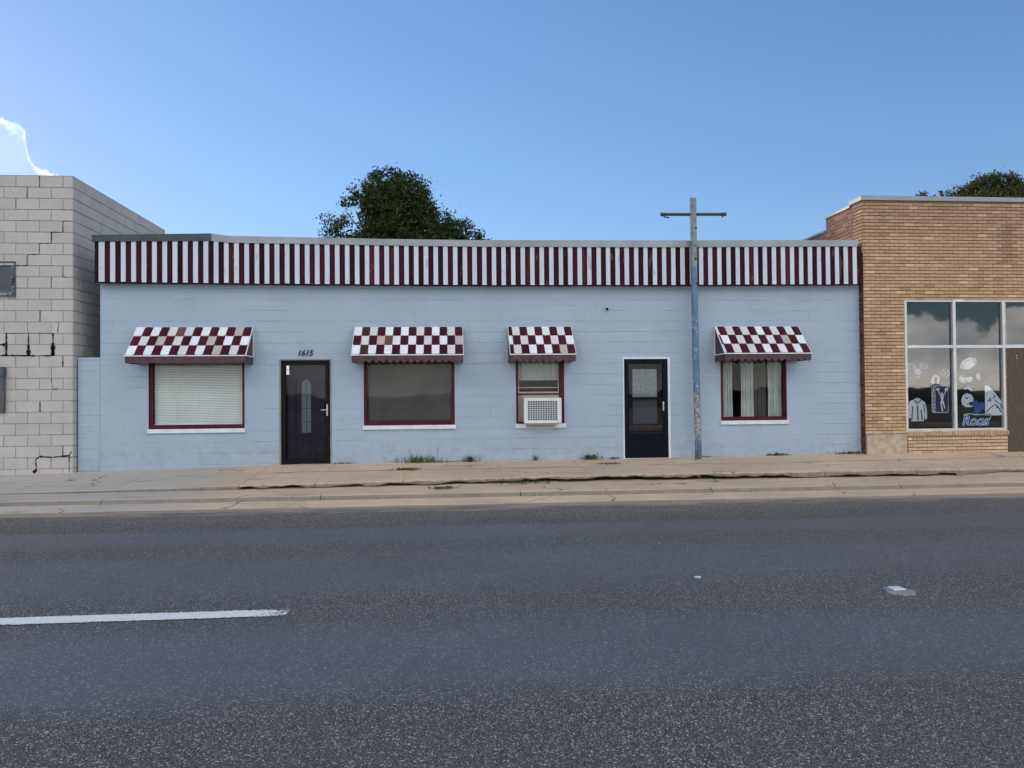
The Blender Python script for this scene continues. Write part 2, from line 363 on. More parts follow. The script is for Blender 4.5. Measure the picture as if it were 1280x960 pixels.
# ------------------------------------------------------------------ mesh building
class MB:
    def __init__(s): s.v = []; s.f = []; s.c = []; s.mi = []
    def face(s, pts, c=(1, 1, 1), mi=0):
        n = len(s.v); s.v += [tuple(p) for p in pts]; s.f.append(tuple(range(n, n+len(pts)))); s.c.append(c); s.mi.append(mi)
    def box(s, x0, x1, y0, y1, z0, z1, c=(1, 1, 1), mi=0, bev=0):
        if bev:
            b = bev
            n = len(s.v)
            P = []
            for X, sx in ((x0, 1), (x1, -1)):
                for Y, sy in ((y0, 1), (y1, -1)):
                    for Z, sz in ((z0, 1), (z1, -1)):
                        P.append(((X, Y+sy*b, Z+sz*b), (X+sx*b, Y, Z+sz*b), (X+sx*b, Y+sy*b, Z)))
            for t3 in P: s.v += t3
            def I(ix, iy, iz, k): return n+((ix*2+iy)*2+iz)*3+k
            F = []
            for ix in (0, 1): F.append([I(ix, 0, 0, 0), I(ix, 1, 0, 0), I(ix, 1, 1, 0), I(ix, 0, 1, 0)])
            for iy in (0, 1): F.append([I(0, iy, 0, 1), I(1, iy, 0, 1), I(1, iy, 1, 1), I(0, iy, 1, 1)])
            for iz in (0, 1): F.append([I(0, 0, iz, 2), I(1, 0, iz, 2), I(1, 1, iz, 2), I(0, 1, iz, 2)])
            for ix in (0, 1):
                for iy in (0, 1): F.append([I(ix, iy, 0, 0), I(ix, iy, 1, 0), I(ix, iy, 1, 1), I(ix, iy, 0, 1)])
                for iz in (0, 1): F.append([I(ix, 0, iz, 0), I(ix, 1, iz, 0), I(ix, 1, iz, 2), I(ix, 0, iz, 2)])
            for iy in (0, 1):
                for iz in (0, 1): F.append([I(0, iy, iz, 1), I(1, iy, iz, 1), I(1, iy, iz, 2), I(0, iy, iz, 2)])
            for ix in (0, 1):
                for iy in (0, 1):
                    for iz in (0, 1): F.append([I(ix, iy, iz, 0), I(ix, iy, iz, 1), I(ix, iy, iz, 2)])
            cen = Vector(((x0+x1)/2, (y0+y1)/2, (z0+z1)/2))
            for f in F:
                p = [Vector(s.v[i]) for i in f]; nn = (p[1]-p[0]).cross(p[2]-p[0])
                fc = sum(p, Vector())/len(p)
                if nn.dot(fc-cen) < 0: f = f[::-1]
                s.f.append(tuple(f)); s.c.append(c); s.mi.append(mi)
            return s
        p = [(x0, y0, z0), (x1, y0, z0), (x1, y1, z0), (x0, y1, z0), (x0, y0, z1), (x1, y0, z1), (x1, y1, z1), (x0, y1, z1)]
        n = len(s.v); s.v += p
        for f in ((0, 3, 2, 1), (4, 5, 6, 7), (0, 1, 5, 4), (1, 2, 6, 5), (2, 3, 7, 6), (3, 0, 4, 7)):
            s.f.append(tuple(n+i for i in f)); s.c.append(c); s.mi.append(mi)
        return s
    def tube(s, pts, r, seg=12, c=(1, 1, 1), cap=True, mi=0):
        pts = [Vector(p) for p in pts]; rs = r if isinstance(r, (list, tuple)) else [r]*len(pts)
        n = len(s.v)
        for i, p in enumerate(pts):
            a = pts[max(0, i-1)]; b = pts[min(len(pts)-1, i+1)]; d = (b-a).normalized()
            h = Vector((0, 0, 1)) if abs(d.z) < .9 else Vector((1, 0, 0))
            u = d.cross(h).normalized(); v = d.cross(u)
            for k in range(seg):
                an = 2*math.pi*k/seg; s.v.append(tuple(p+(u*math.cos(an)+v*math.sin(an))*rs[i]))
        for i in range(len(pts)-1):
            for k in range(seg):
                s.f.append((n+i*seg+k, n+i*seg+(k+1) % seg, n+(i+1)*seg+(k+1) % seg, n+(i+1)*seg+k)); s.c.append(c); s.mi.append(mi)
        if cap:
            s.f.append(tuple(n+k for k in range(seg))[::-1]); s.c.append(c); s.mi.append(mi)
            s.f.append(tuple(n+(len(pts)-1)*seg+k for k in range(seg))); s.c.append(c); s.mi.append(mi)
        return s
    def extrude(s, outline, y0, y1, c=(1, 1, 1), mi=0):
        """outline [(x,z)] extruded along y"""
        n = len(outline)
        s.face([(x, y0, z) for x, z in outline], c, mi); s.face([(x, y1, z) for x, z in outline][::-1], c, mi)
        for i in range(n):
            (a, b), (c2, d) = outline[i], outline[(i+1) % n]
            s.face([(a, y1, b), (c2, y1, d), (c2, y0, d), (a, y0, b)], c, mi)
        return s
    def sheet(s, x0, x1, z0, z1, y, holes=(), c=(1, 1, 1)):
        """vertical sheet facing -y with rectangular holes"""
        xs = sorted({x0, x1, *[h[0] for h in holes], *[h[1] for h in holes]}); zs = sorted({z0, z1, *[h[2] for h in holes], *[h[3] for h in holes]})
        for a, b in zip(xs, xs[1:]):
            for e, f in zip(zs, zs[1:]):
                mx, mz = (a+b)/2, (e+f)/2
                if any(h[0] < mx < h[1] and h[2] < mz < h[3] for h in holes): continue
                s.face([(a, y, e), (b, y, e), (b, y, f), (a, y, f)], c)
        return s
    def build(s, name, mat, parent=None, loc=(0, 0, 0), smooth=False):
        off = root_loc(parent) if parent else Vector(loc)
        me = bpy.data.meshes.new(name)
        me.from_pydata([(x-off.x, y-off.y, z-off.z) for x, y, z in s.v], [], s.f)
        mats = mat if isinstance(mat, (list, tuple)) else [mat]
        for m_ in mats: me.materials.append(M[m_])
        me.polygons.foreach_set('material_index', s.mi)
        if any(c != (1, 1, 1) for c in s.c) or any(mm in ATTR for mm in mats):
            ca = me.color_attributes.new('Col', 'FLOAT_COLOR', 'CORNER')
            data = []
            for f, c in zip(s.f, s.c): data += [c[0], c[1], c[2], 1.0]*len(f)
            ca.data.foreach_set('color', data)
        if smooth: me.polygons.foreach_set('use_smooth', [True]*len(s.f))
        me.update()
        o = bpy.data.objects.new(name, me); col.objects.link(o)
        if parent: o.parent = parent
        else: o.location = loc
        return o
ATTR = {'grey_block_paint', 'tan_brick', 'red_brick', 'maroon_board', 'white_board', 'awning_tile', 'leaf_dark', 'leaf_olive', 'leaf_weed'}

def root_loc(o):
    while o.parent: o = o.parent
    return Vector(o.location)
def thing(name, label, cat, loc, group=None):
    o = bpy.data.objects.new(name, None); col.objects.link(o); o.location = loc; o.empty_display_size = .2
    return tag(o, label, cat, group)
def tag(o, label, cat, group=None):
    o['label'] = label; o['category'] = cat
    if group: o['group'] = group
    return o
def struct(o, label=None, cat=None, kind='structure'):
    o['kind'] = kind
    if label: o['label'] = label
    if cat: o['category'] = cat
    return o
def lerp(a, b, t): return a+(b-a)*t
def interp(x, tab):
    if x <= tab[0][0]: return tab[0][1]
    for (a, va), (b, vb) in zip(tab, tab[1:]):
        if x <= b: return lerp(va, vb, (x-a)/(b-a))
    return tab[-1][1]

def blocks(mb, mp, u0, u1, v0, v1, bw, bh, joint, depth, rng, holes=(), colf=None, jj=0, voff=0., jv=None):
    """individual masonry units on a plane; mp(u, v, d) maps to the world, d is how far proud"""
    r = math.floor((v0-voff)/bh)
    while voff+r*bh < v1-1e-4:
        a, b = max(v0, voff+r*bh), min(v1, voff+(r+1)*bh)
        if b-a > .02:
            k = math.floor(u0/bw)-1
            while True:
                p, q = k*bw+(bw/2 if r % 2 else 0), k*bw+bw+(bw/2 if r % 2 else 0)
                k += 1
                if p >= u1: break
                p, q = max(p, u0), min(q, u1)
                if q-p < .02: continue
                segs = [(p, q)]
                for h in holes:
                    if h[2] < (a+b)/2 < h[3]:
                        ns = []
                        for (e, f) in segs:
                            if f <= h[0] or e >= h[1]: ns.append((e, f)); continue
                            if e < h[0]: ns.append((e, h[0]))
                            if f > h[1]: ns.append((h[1], f))
                        segs = ns
                for (e, f) in segs:
                    if f-e < .015: continue
                    g = [(jv or joint)/2*(1+jj*rng.random()) if q_ < 2 else joint/2*(1+jj*rng.random()) for q_ in range(4)]
                    e2 = e+(g[0] if e > u0+1e-4 else 0); f2 = f-(g[1] if f < u1-1e-4 else 0); a2 = a+g[2]; b2 = b-(g[3] if b < v1-1e-4 else 0)
                    c = colf(e2, a2, r) if colf else (1, 1, 1)
                    dd = depth*(.85+.3*rng.random()); bv = min(.004, joint*.5)
                    F = [(e2+bv, a2+bv), (f2-bv, a2+bv), (f2-bv, b2-bv), (e2+bv, b2-bv)]; B = [(e2, a2), (f2, a2), (f2, b2), (e2, b2)]
                    n = len(mb.v)
                    mb.v += [mp(x, y, dd) for x, y in F]+[mp(x, y, dd-bv) for x, y in B]+[mp(x, y, 0) for x, y in B]
                    fs = [(0, 1, 2, 3)]
                    for base in (0, 4):
                        for i in range(4): j = (i+1) % 4; fs.append((base+j, base+i, base+4+i, base+4+j))
                    for f_ in fs: mb.f.append(tuple(n+i for i in f_)); mb.c.append(c); mb.mi.append(0)
        r += 1

# ------------------------------------------------------------------ ground
g = MB(); S = 3000
g.face([(-S, -S, -.06), (S, -S, -.06), (S, S, -.06), (-S, S, -.06)]); struct(g.build('ground', 'soil'))
rd = MB()
nx = 60
for i in range(nx):
    xa, xb = -180+360*i/nx, -180+360*(i+1)/nx
    rd.face([(xa, -18.5, -.01), (xb, -18.5, -.01), (xb, -3.45, 0), (xa, -3.45, 0)])
struct(rd.build('road', 'chip_seal'), 'dark chip-seal road with smoother blue-black wheel tracks')

rng = random.Random(4)
base_z = [(-14, .18), (-8, .22), (-6.7, .238), (-2.67, .318), (.6, .313), (3.7, .326), (8.2, .352), (16, .37)]
top_z = [(-14, .085), (-6.8, .128), (-3.3, .185), (-.8, .212), (1, .233), (4.3, .250), (9, .245), (16, .26)]
bot_z = [(-14, .095), (-6.8, .114), (-3.3, .120), (-.8, .137), (1, .152), (4.3, .149), (8.7, .142), (9.4, .19), (16, .20)]
def wob(x, sc, seed=0):
    from mathutils import noise
    return noise.noise(Vector((x*sc, seed*7.3, 0)))
def side_prof(x):
    zb, zt, zf = interp(x, base_z), interp(x, top_z), interp(x, bot_z)
    if x < -6.8: zf = min(zf, zt-.012)
    br = .055 if x > -3.3 else .004
    ye = -2.2+br*(wob(x, 2.3)+.8*wob(x, 7, 1)+.4*wob(x, 23, 2))
    # a broken stretch of edge near the middle
    if .6 < x < 3.2: ye += .10*max(0, wob(x, 3.1, 5)+.25)
    gap = 0
    if -3.28 < x < 8.6: gap = .026+.045*max(-.4, wob(x, 1.7, 3)+.5*wob(x, 6, 31))+(.022 if 1.2 < x < 5.6 else 0)
    ch = .010 + (.018*abs(wob(x, 9, 8)) if x > -3.3 else 0)
    zt2 = zt+.004*wob(x, 3, 6)
    return [(.3, zb), (0, zb), (-.7, lerp(zb, zt, .3)), (-1.4, lerp(zb, zt, .63)), (ye+.05, zt2+.002), (ye, zt2-ch), (ye-.006, lerp(zf+gap, zt2, .45)), (ye+.004, zf+gap), (ye+.16, zf+gap*.9), (ye+.16, zf-.03)]
sw = MB(); xs = [-14+30*i/900 for i in range(901)]
joints = [-9.7, -6.72, -5.2, -3.28, -2.1, -.72, .9, 2.35, 4.15, 6.3, 7.9, 10.2, 12.4]
xs = sorted(set(x for x in xs if all(abs(x-j) > .012 for j in joints))|{j+d_ for j in joints for d_ in (-.006, .006)})
prof = [side_prof(x) for x in xs]
NS = len(xs)-1
for i in range(NS):
    if any(abs((xs[i]+xs[i+1])/2-j) < .004 for j in joints):   # open joint between slabs
        p, q = prof[i], prof[i+1]
        P0 = [(y, z-.007) for y, z in p[:5]]; Q0 = [(y, z-.007) for y, z in q[:5]]
        P0.append((p[5][0]+.05, p[5][1]-.03)); Q0.append((q[5][0]+.05, q[5][1]-.03)); P0.append((P0[-1][0], p[-1][1])); Q0.append((Q0[-1][0], q[-1][1]))
        for k in range(len(P0)-1):
            sw.face([(xs[i], *P0[k]), (xs[i], *P0[k+1]), (xs[i+1], *Q0[k+1]), (xs[i+1], *Q0[k])], mi=1 if k > 3 else 0)
        for pr_, x_ in ((p, xs[i]), (q, xs[i+1])):
            sw.face([(x_, *a) for a in pr_[1:6]]+[(x_, pr_[5][0], pr_[5][1]-.05), (x_, 0, pr_[1][1]-.05)])
        continue
    p, q = prof[i], prof[i+1]
    for k in range(len(p)-1):
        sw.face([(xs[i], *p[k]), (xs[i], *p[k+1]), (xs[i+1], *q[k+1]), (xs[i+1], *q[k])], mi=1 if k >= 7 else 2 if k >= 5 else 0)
sidewalk = struct(sw.build('sidewalk', ['sidewalk_concrete', 'crack_black', 'shaded_edge']), 'tan concrete sidewalk with a broken raised front edge')
# pale sealed seam running along the slabs
sm = MB()
for a, b in ((-3.0, -.95), (-.4, .9), (1.0, 3.2), (3.3, 6.9), (7.1, 9.4), (9.5, 10.6)):
    n = int((b-a)/.1)
    for i in range(n):
        x0, x1 = lerp(a, b, i/n), lerp(a, b, (i+1)/n)
        def zz(x, y): return lerp(interp(x, base_z), interp(x, top_z), (-y)/2.2*.96)+.0035
        y = -.93+.012*wob(x0, 2, 9); yn = -.93+.012*wob(x1, 2, 9); wd = .075+.02*wob(x0, 1.3, 21)
        sm.face([(x0, y-wd, zz(x0, y)), (x1, yn-wd, zz(x1, yn)), (x1, yn+wd, zz(x1, yn)), (x0, y+wd, zz(x0, y))])
sm.build('seam', 'joint_pale', sidewalk)

cb = MB(); cj = [-11.0, -7.95, -4.95, -1.87, 1.08, 4.02, 7.05, 10.1, 13.1]
def curb_prof(x):
    zf = interp(x, bot_z)-.002; c = .113+.003*wob(x, 1.4, 11)
    r_ = .004*wob(x, 5, 12)
    return [(-2.0, zf), (-2.6, lerp(zf, c, .55)), (-3.03, c), (-3.085+r_, c-.010), (-3.11+r_, c-.032), (-3.15, .050), (-3.19, .040), (-3.45+.05*wob(x, 2.5, 4), .010), (-3.62, -.02)]
xs = sorted(set(x for x in xs if all(abs(x-j) > .012 for j in cj))|{j+d_ for j in cj for d_ in (-.006, .006)})
cp = [curb_prof(x) for x in xs]
for i in range(len(xs)-1):
    near = any(abs((xs[i]+xs[i+1])/2-j) < .004 for j in cj)
    p, q = cp[i], cp[i+1]
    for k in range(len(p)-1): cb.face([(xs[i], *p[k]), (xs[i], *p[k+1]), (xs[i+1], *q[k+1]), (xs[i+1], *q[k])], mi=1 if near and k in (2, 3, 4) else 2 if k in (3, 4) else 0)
struct(cb.build('curb', ['curb_concrete', 'crack_black', 'shaded_edge'], loc=(0, 0, 0)), 'worn sandy concrete curb and gutter beside the road')
far = MB()   # the kerb and verge on the viewer's side of the road
far.box(-180, 180, -20.5, -18.5, -.055, .12, bev=.02)
struct(far.build('far_curb', 'curb_concrete'))

lm = MB()
for k in range(3):
    x1 = -1.16-12.2*k
    lm.face([(x1-3.05, -9.015, .0045), (x1, -9.0, .0045), (x1, -8.81, .0045), (x1-3.05, -8.825, .0045)])
for k in range(1, 3):
    x1 = -1.16+12.2*k
    lm.face([(x1-3.05, -8.97, .0045), (x1, -8.97, .0045), (x1, -8.835, .0045), (x1-3.05, -8.835, .0045)])
struct(lm.build('lane_marking', 'lane_paint', loc=(-1.16, -8.91, 0)), 'worn white dashed centre line on the road')

# ------------------------------------------------------------------ blue building
bb = thing('painted_building', 'low pale-blue painted block building with maroon and white striped fascia', 'building', (0, 0, .3))
BX0, BX1 = -6.31, 8.2
wins = [(-5.46, -3.745, 1.0, 2.272), (-1.565, .135, 1.02, 2.272), (1.30, 2.23, 1.02, 2.272), (5.31, 6.64, 1.035, 2.272)]
doors = [(-3.115, -2.158, .30, 2.274), (3.385, 4.29, .31, 2.274)]
holes = wins+doors
mb = MB(); mb.sheet(BX0, BX1, .1, 4.40, 0, holes)
for h in holes:     # reveals
    a, b, e, f = h; d_ = .16
    mb.face([(a, 0, e), (a, d_, e), (a, d_, f), (a, 0, f)]); mb.face([(b, 0, e), (b, 0, f), (b, d_, f), (b, d_, e)])
    mb.face([(a, 0, f), (a, d_, f), (b, d_, f), (b, 0, f)]); mb.face([(a, 0, e), (b, 0, e), (b, d_, e), (a, d_, e)])
mb.face([(BX0, 0, .1), (BX0, 0, 4.4), (BX0, 12, 4.4), (BX0, 12, .1)])
mb.face([(BX1, 0, .1), (BX1, 12, .1), (BX1, 12, 4.4), (BX1, 0, 4.4)])
mb.face([(BX0, 12, .1), (BX0, 12, 4.4), (BX1, 12, 4.4), (BX1, 12, .1)])
mb.build('wall', 'blue_block_paint', bb)
it = MB()   # inside of the front rooms
it.sheet(BX0+.02, BX1-.02, .1, 4.1, .161, holes)
it.face([(BX0+.02, 2.5, .1), (BX1-.02, 2.5, .1), (BX1-.02, 2.5, 3.3), (BX0+.02, 2.5, 3.3)])
it.face([(BX0+.02, .162, 3.3), (BX1-.02, .162, 3.3), (BX1-.02, 2.5, 3.3), (BX0+.02, 2.5, 3.3)])
it.face([(BX0+.02, .162, .2), (BX1-.02, .162, .2), (BX1-.02, 2.5, .2), (BX0+.02, 2.5, .2)])
for x in (BX0+.02, -3.4, -1.9, .8, 2.9, 4.7, BX1-.02): it.face([(x, .162, .2), (x, 2.5, .2), (x, 2.5, 3.3), (x, .162, 3.3)])
it.build('interior', 'interior_dark', bb)
rf = MB(); rf.box(BX0+.01, BX1-.01, .02, 11.99, 4.2, 4.36); rf.build('roof', 'roofing', bb)
# striped fascia: maroon boards with pale battens proud of them
fs = MB(); FX0, FX1 = -6.325, 8.10; FY = -.19
ftop = [(-6.33, 4.405), (-4.27, 4.435), (-4.05, 4.405), (-1, 4.375), (.6, 4.365), (4, 4.38), (8.12, 4.43)]
fbot = [(-6.33, 3.678), (-2.5, 3.650), (.6, 3.644), (4, 3.655), (8.12, 3.685)]
period = (FX1-FX0)/79.5
x = FX0; k = 0
while x < FX1-.005:
    xe = min(x+period, FX1)
    v = rng.uniform(.6, 1.25); br = rng.random()
    cc = (v*(1.6 if br > .85 else 1), v*(2.4 if br > .85 else 1), v*(1.2 if br > .85 else 1))
    zt0, zt1, zb0, zb1 = interp(x, ftop), interp(xe, ftop), interp(x, fbot), interp(xe, fbot)
    zl = rng.uniform(-.004, .004); g_ = .002
    pts = [(x+g_, FY, zb0+zl), (xe-g_, FY, zb1+zl), (xe-g_, FY, zt1), (x+g_, FY, zt0)]
    fs.face(pts, cc)
    fs.face([(x+g_, FY, zb0+zl), (x+g_, -.02, zb0+zl), (xe-g_, -.02, zb1+zl), (xe-g_, FY, zb1+zl)], cc)
    # white batten on the right part of the period
    xa, xb = x+period*.525+rng.uniform(-.003, .003), x+period*.98
    if k == 0: xa, xb = x+.075, x+period*.97
    if xb < FX1:
        v = rng.uniform(.93, 1.02)
        fs.box(xa, xb, FY-.014, FY-.001, interp(xa, fbot)+rng.uniform(-.005, .004), interp(xa, ftop), (v, v, v), mi=1)
    x = xe; k += 1
fs.face([(FX0, FY, 3.68), (FX0, FY, 4.4), (FX0, .0, 4.4), (FX0, .0, 3.68)], (1.3, 1.3, 2))
fs.face([(FX0, FY+.004, 3.66), (FX1, FY+.004, 3.70), (FX1, FY+.004, 4.4), (FX0, FY+.004, 4.4)], (.5, .5, .5))
fs.build('fascia', ['maroon_board', 'white_board'], bb)
capz = [(-6.36, 4.515), (-4.262, 4.562), (-4.05, 4.524), (-1, 4.49), (.6, 4.482), (4, 4.50), (8.13, 4.548)]
def cap(xa, xb, mat, lift=0):
    c_ = MB(); n = max(1, int((xb-xa)/.3))
    for i in range(n):
        a, b = lerp(xa, xb, i/n), lerp(xa, xb, (i+1)/n)
        za, zb_ = interp(a, capz)+lift, interp(b, capz)+lift
        la, lb = interp(a, ftop)-.006, interp(b, ftop)-.006
        y0, y1 = FY-.035-lift, .16
        c_.face([(a, y0, la), (b, y0, lb), (b, y0, zb_-.012), (a, y0, za-.012)])
        c_.face([(a, y0, za-.012), (b, y0, zb_-.012), (b, y0+.012, zb_), (a, y0+.012, za)])
        c_.face([(a, y0+.012, za), (b, y0+.012, zb_), (b, y1, zb_+.01), (a, y1, za+.01)])
        c_.face([(a, y0, la), (a, y0+.03, la), (b, y0+.03, lb), (b, y0, lb)])
    c_.face([(xa, y0, interp(xa, ftop)), (xa, y0, interp(xa, capz)), (xa, y1, interp(xa, capz)), (xa, y1, interp(xa, ftop))])
    c_.face([(xb, y0, interp(xb, ftop)), (xb, y1, interp(xb, ftop)), (xb, y1, interp(xb, capz)), (xb, y0, interp(xb, capz))])
    return c_.build('roof_flashing', mat, bb)
o = cap(-6.36, -4.27, 'flashing_green', .003); o['label'] = 'dark green section of the roof edge flashing'
cap(-4.268, -1.8, 'flashing_grey'); cap(-1.796, 1.38, 'flashing_grey', .001); cap(1.384, 4.6, 'flashing_grey', .002); cap(4.604, 8.02, 'flashing_grey', .001)

# windows
def frame_boxes(mb, a, b, e, f, tl, tr, tb, tt, y0, y1):
    mb.box(a, a+tl, y0, y1, e, f); mb.box(b-tr, b, y0, y1, e, f)
    mb.box(a+tl, b-tr, y0+.001, y1-.001, e, e+tb)
    if tt: mb.box(a+tl, b-tr, y0+.001, y1-.001, f-tt, f)
def window(h, label, cover):
    a, b, e, f = h
    fr = MB(); frame_boxes(fr, a+.001, b-.001, e+.001, f-.001, .055, .045, .07, .05, .02, .13)
    wobj = fr.build('window', 'maroon_paint', bb); wobj['label'] = label
    rv = MB()    # painted reveal in maroon
    rv.box(a+.0005, a+.012, .0, .019, e, f); rv.box(b-.03, b-.0005, -.004, .019, e, f); rv.box(a+.013, b-.031, -.004, .019, e+.0005, e+.035)
    rv.build('frame', 'maroon_paint', wobj)
    gl = MB(); gl.face([(a+.05, .075, e+.06), (b-.04, .075, e+.06), (b-.04, .075, f-.04), (a+.05, .075, f-.04)])
    gl.build('pane', 'glass', wobj)
    sl = MB(); sl.box(a-.02, b+.02, -.05, .018, e-.078, e-.002, bev=.006)
    sl.build('sill', 'white_paint', wobj)
    return wobj
w1 = window(wins[0], 'wide maroon window with closed white blinds', 'blinds')
bl = MB(); z = 1.10; a, b = -5.395, -3.795; i = 0
while z < 2.21:
    t_ = rng.uniform(-.002, .002)
    n = 14
    for j in range(n):
        xa, xb = lerp(a, b, j/n), lerp(a, b, (j+1)/n)
        sg0 = -.006*math.sin(math.pi*(xa-a)/(b-a)*1.0+.4); sg1 = -.006*math.sin(math.pi*(xb-a)/(b-a)+.4)
        bl.face([(xa, .125+t_, z+sg0), (xb, .125+t_, z+sg1), (xb, .140+t_, z+.0262+sg1), (xa, .140+t_, z+.0262+sg0)])
    z += .0305; i += 1
for x in (-5.0, -4.6, -4.2): bl.box(x-.003, x+.003, .119, .122, 1.08, 2.22)
bl.box(a, b, .118, .142, 1.072, 1.095)
bl.build('blinds', 'blind_white', w1)
w2 = window(wins[1], 'wide maroon window with a dark grey screen', 'screen')
scn = MB()
scn.face([(-1.51, .12, 1.08), (.10, .12, 1.08), (.10, .12, 2.22), (-1.51, .12, 2.22)])
z = 1.1
while z < 2.2:
    scn.box(-1.50, .09, .113, .1185, z, z+.010); z += .032
scn.build('screen', 'screen_grey', w2)
tr_ = MB(); frame_boxes(tr_, -1.505, .092, 1.092, 2.22, .022, .022, .022, 0, .085, .098); tr_.build('screen_frame', 'maroon_dark_paint', w2)
# sash window with air conditioner
a, b, e, f = wins[2]
fr = MB(); frame_boxes(fr, a+.001, b-.001, e+.001, f-.001, .04, .085, .035, .04, .01, .12)
w3 = fr.build('window', 'maroon_paint', bb); w3['label'] = 'narrow maroon sash window above an air conditioner'
sh = MB(); frame_boxes(sh, a+.05, b-.095, 1.60, 2.22, .018, .018, .03, .02, .05, .075)
sh.box(a+.068, b-.113, .052, .073, 1.70, 1.718); sh.build('sash', 'ac_cream', w3)
sr = MB(); sr.box(a+.04, b-.085, .03, .095, 1.575, 1.60); sr.box(a+.07, b-.115, .04, .06, 1.66, 1.675); sr.build('meeting_rail', 'maroon_paint', w3)
gl = MB(); gl.face([(a+.06, .064, 1.61), (b-.10, .064, 1.61), (b-.10, .064, 2.21), (a+.06, .064, 2.21)]); gl.build('pane', 'glass', w3)
sl = MB(); sl.box(a-.02, b+.02, -.05, .009, e-.085, e-.002, bev=.006); sl.build('sill', 'white_paint', w3)
pn = MB()
for i in range(9): pn.box(a+.045+i*.0095, a+.051+i*.0095, .050+.006*(i % 2), .07, 1.06, 1.57)
pn.box(a+.13, 2.14, .068, .075, 1.06, 1.573)
pn.build('side_panel', 'ac_cream', w3)
cu = MB()
def curtain_mesh(mb, x0, x1, z0, z1, y, amp, wl, seed, pinch=0):
    n = int((x1-x0)/.008); r_ = random.Random(seed); ph = r_.random()*6
    for j in range(6):
        za, zb_ = lerp(z0, z1, j/6), lerp(z0, z1, (j+1)/6)
        for i in range(n):
            def P(t, zq):
                xx = lerp(x0, x1, t); sh_ = 1-pinch*math.sin(math.pi*min(1, (z1-zq)/(z1-z0)))
                xm = (x0+x1)/2; X = xm+(xx-xm)*sh_
                Y = y+amp*math.sin(xx*2*math.pi/wl+ph+1.2*math.sin(xx*9+seed))+amp*.4*math.sin(xx*2*math.pi/wl*2.3+seed)
                return (X, Y, zq)
            mb.face([P(i/n, za), P((i+1)/n, za), P((i+1)/n, zb_), P(i/n, zb_)])
curtain_mesh(cu, a+.05, b-.10, 1.85, 2.24, .15, .012, .07, 3)
cu.build('curtain', 'curtain', w3)
# right window, sheers
w4 = window(wins[3], 'maroon window with parted white sheer curtains', 'curtain')
for (x0, x1, sd_) in ((5.34, 5.62, 2), (5.78, 6.06, 5), (6.33, 6.62, 9)):
    cu = MB(); curtain_mesh(cu, x0, x1, 1.05, 2.25, .20, .022, .075, sd_, .06); cu.build('curtain', 'curtain', w4, smooth=True)
cu = MB(); curtain_mesh(cu, 6.06, 6.33, 1.05, 2.25, .27, .02, .09, 7, 0); cu.build('curtain', 'screen_grey', w4, smooth=True)

# air conditioner
ac = thing('air_conditioner', 'white window air conditioner with grid grille jutting below the sash window', 'air conditioner', (1.78, -.1, 1.03))
ax0, ax1, az0, az1 = 1.425, 2.135, 1.035, 1.51; ay = -.27
q = MB(); q.box(ax0+.02, ax1-.02, ay+.03, .06, az0+.015, az1-.012, bev=.012); q.build('cabinet', 'ac_white', ac)
q = MB(); t_ = .062
q.box(ax0, ax0+t_+.01, ay, ay+.045, az0, az1, bev=.008); q.box(ax1-t_-.02, ax1, ay, ay+.045, az0, az1, bev=.008)
q.box(ax0+t_+.008, ax1-t_-.018, ay+.002, ay+.043, az0+.001, az0+.058); q.box(ax0+t_+.008, ax1-t_-.018, ay+.002, ay+.043, az1-.058, az1-.001)
q.build('front_frame', 'ac_white', ac)
q = MB(); q.box(ax0+.06, ax1-.07, ay+.024, ay+.0285, az0+.05, az1-.05); q.build('coil', 'ac_coil', ac)
q = MB(); x0, x1, z0, z1 = ax0+t_+.008, ax1-t_-.018, az0+.056, az1-.056
for i in range(1, 12): x = lerp(x0, x1, i/12); q.box(x-.0045, x+.0045, ay+.006, ay+.014, z0, z1)
for i in range(1, 9): z = lerp(z0, z1, i/9); q.box(x0, x1, ay+.003, ay+.010, z-.0042, z+.0042)
q.build('grille', 'ac_white', ac)
q = MB()
for x in (ax0+.03, ax1-.09):
    q.box(x, x+.025, ay+.06, -.004, az0-.022, az0-.001); q.box(x, x+.025, -.022, -.0045, az0-.14, az0-.02)
q.box(ax0+.03, ax1-.065, ay+.05, ay+.075, az0-.03, az0-.001)
q.box(ax0+.06, ax1-.10, -.085, -.06, az0-.08, az0-.05)
q.build('bracket', 'ac_cream', ac)

# entry door with full-view storm door
def storm_frame(mb, a, b, e, f, side, top, bot, y0, y1):
    frame_boxes(mb, a, b, e, f, side, side, bot, top, y0, y1)
a, b, e, f = doors[0]
dd = MB(); dd.box(a+.045, b-.045, .13, .158, e+.03, f-.03)
# raised panels of the inner door
for (x0, x1, z0, z1) in ((.10, .31, .16, .50), (.37, .57, .16, .44), (.64, .84, .16, .50), (.10, .29, .60, 1.60), (.66, .84, .60, 1.60)):
    dd.box(a+x0, a+x1, .118, .1295, e+z0, e+z1, bev=.005); dd.box(a+x0+.03, a+x1-.03, .110, .1175, e+z0+.03, e+z1-.03, bev=.005)
d1 = dd.build('door', 'plum_door', bb); d1['label'] = 'dark plum entry door behind a black full-glass storm door'
ob = [(-.085, 0), (.085, 0)]
lit = MB(); cx = a+.475
out = [(cx-.085, e+.60), (cx+.085, e+.60)]+[(cx+.085*math.cos(t*math.pi/10), e+1.50+.09*math.sin(t*math.pi/10)) for t in range(11)]
lit.extrude(out, .100, .129); lit.build('arched_glass', 'arch_lite', d1)
lead = MB()
lead.box(cx-.004, cx+.004, .094, .0995, e+.61, e+1.56)
for z in (.80, 1.05, 1.3): lead.box(cx-.08, cx+.08, .095, .0993, e+z, e+z+.008)
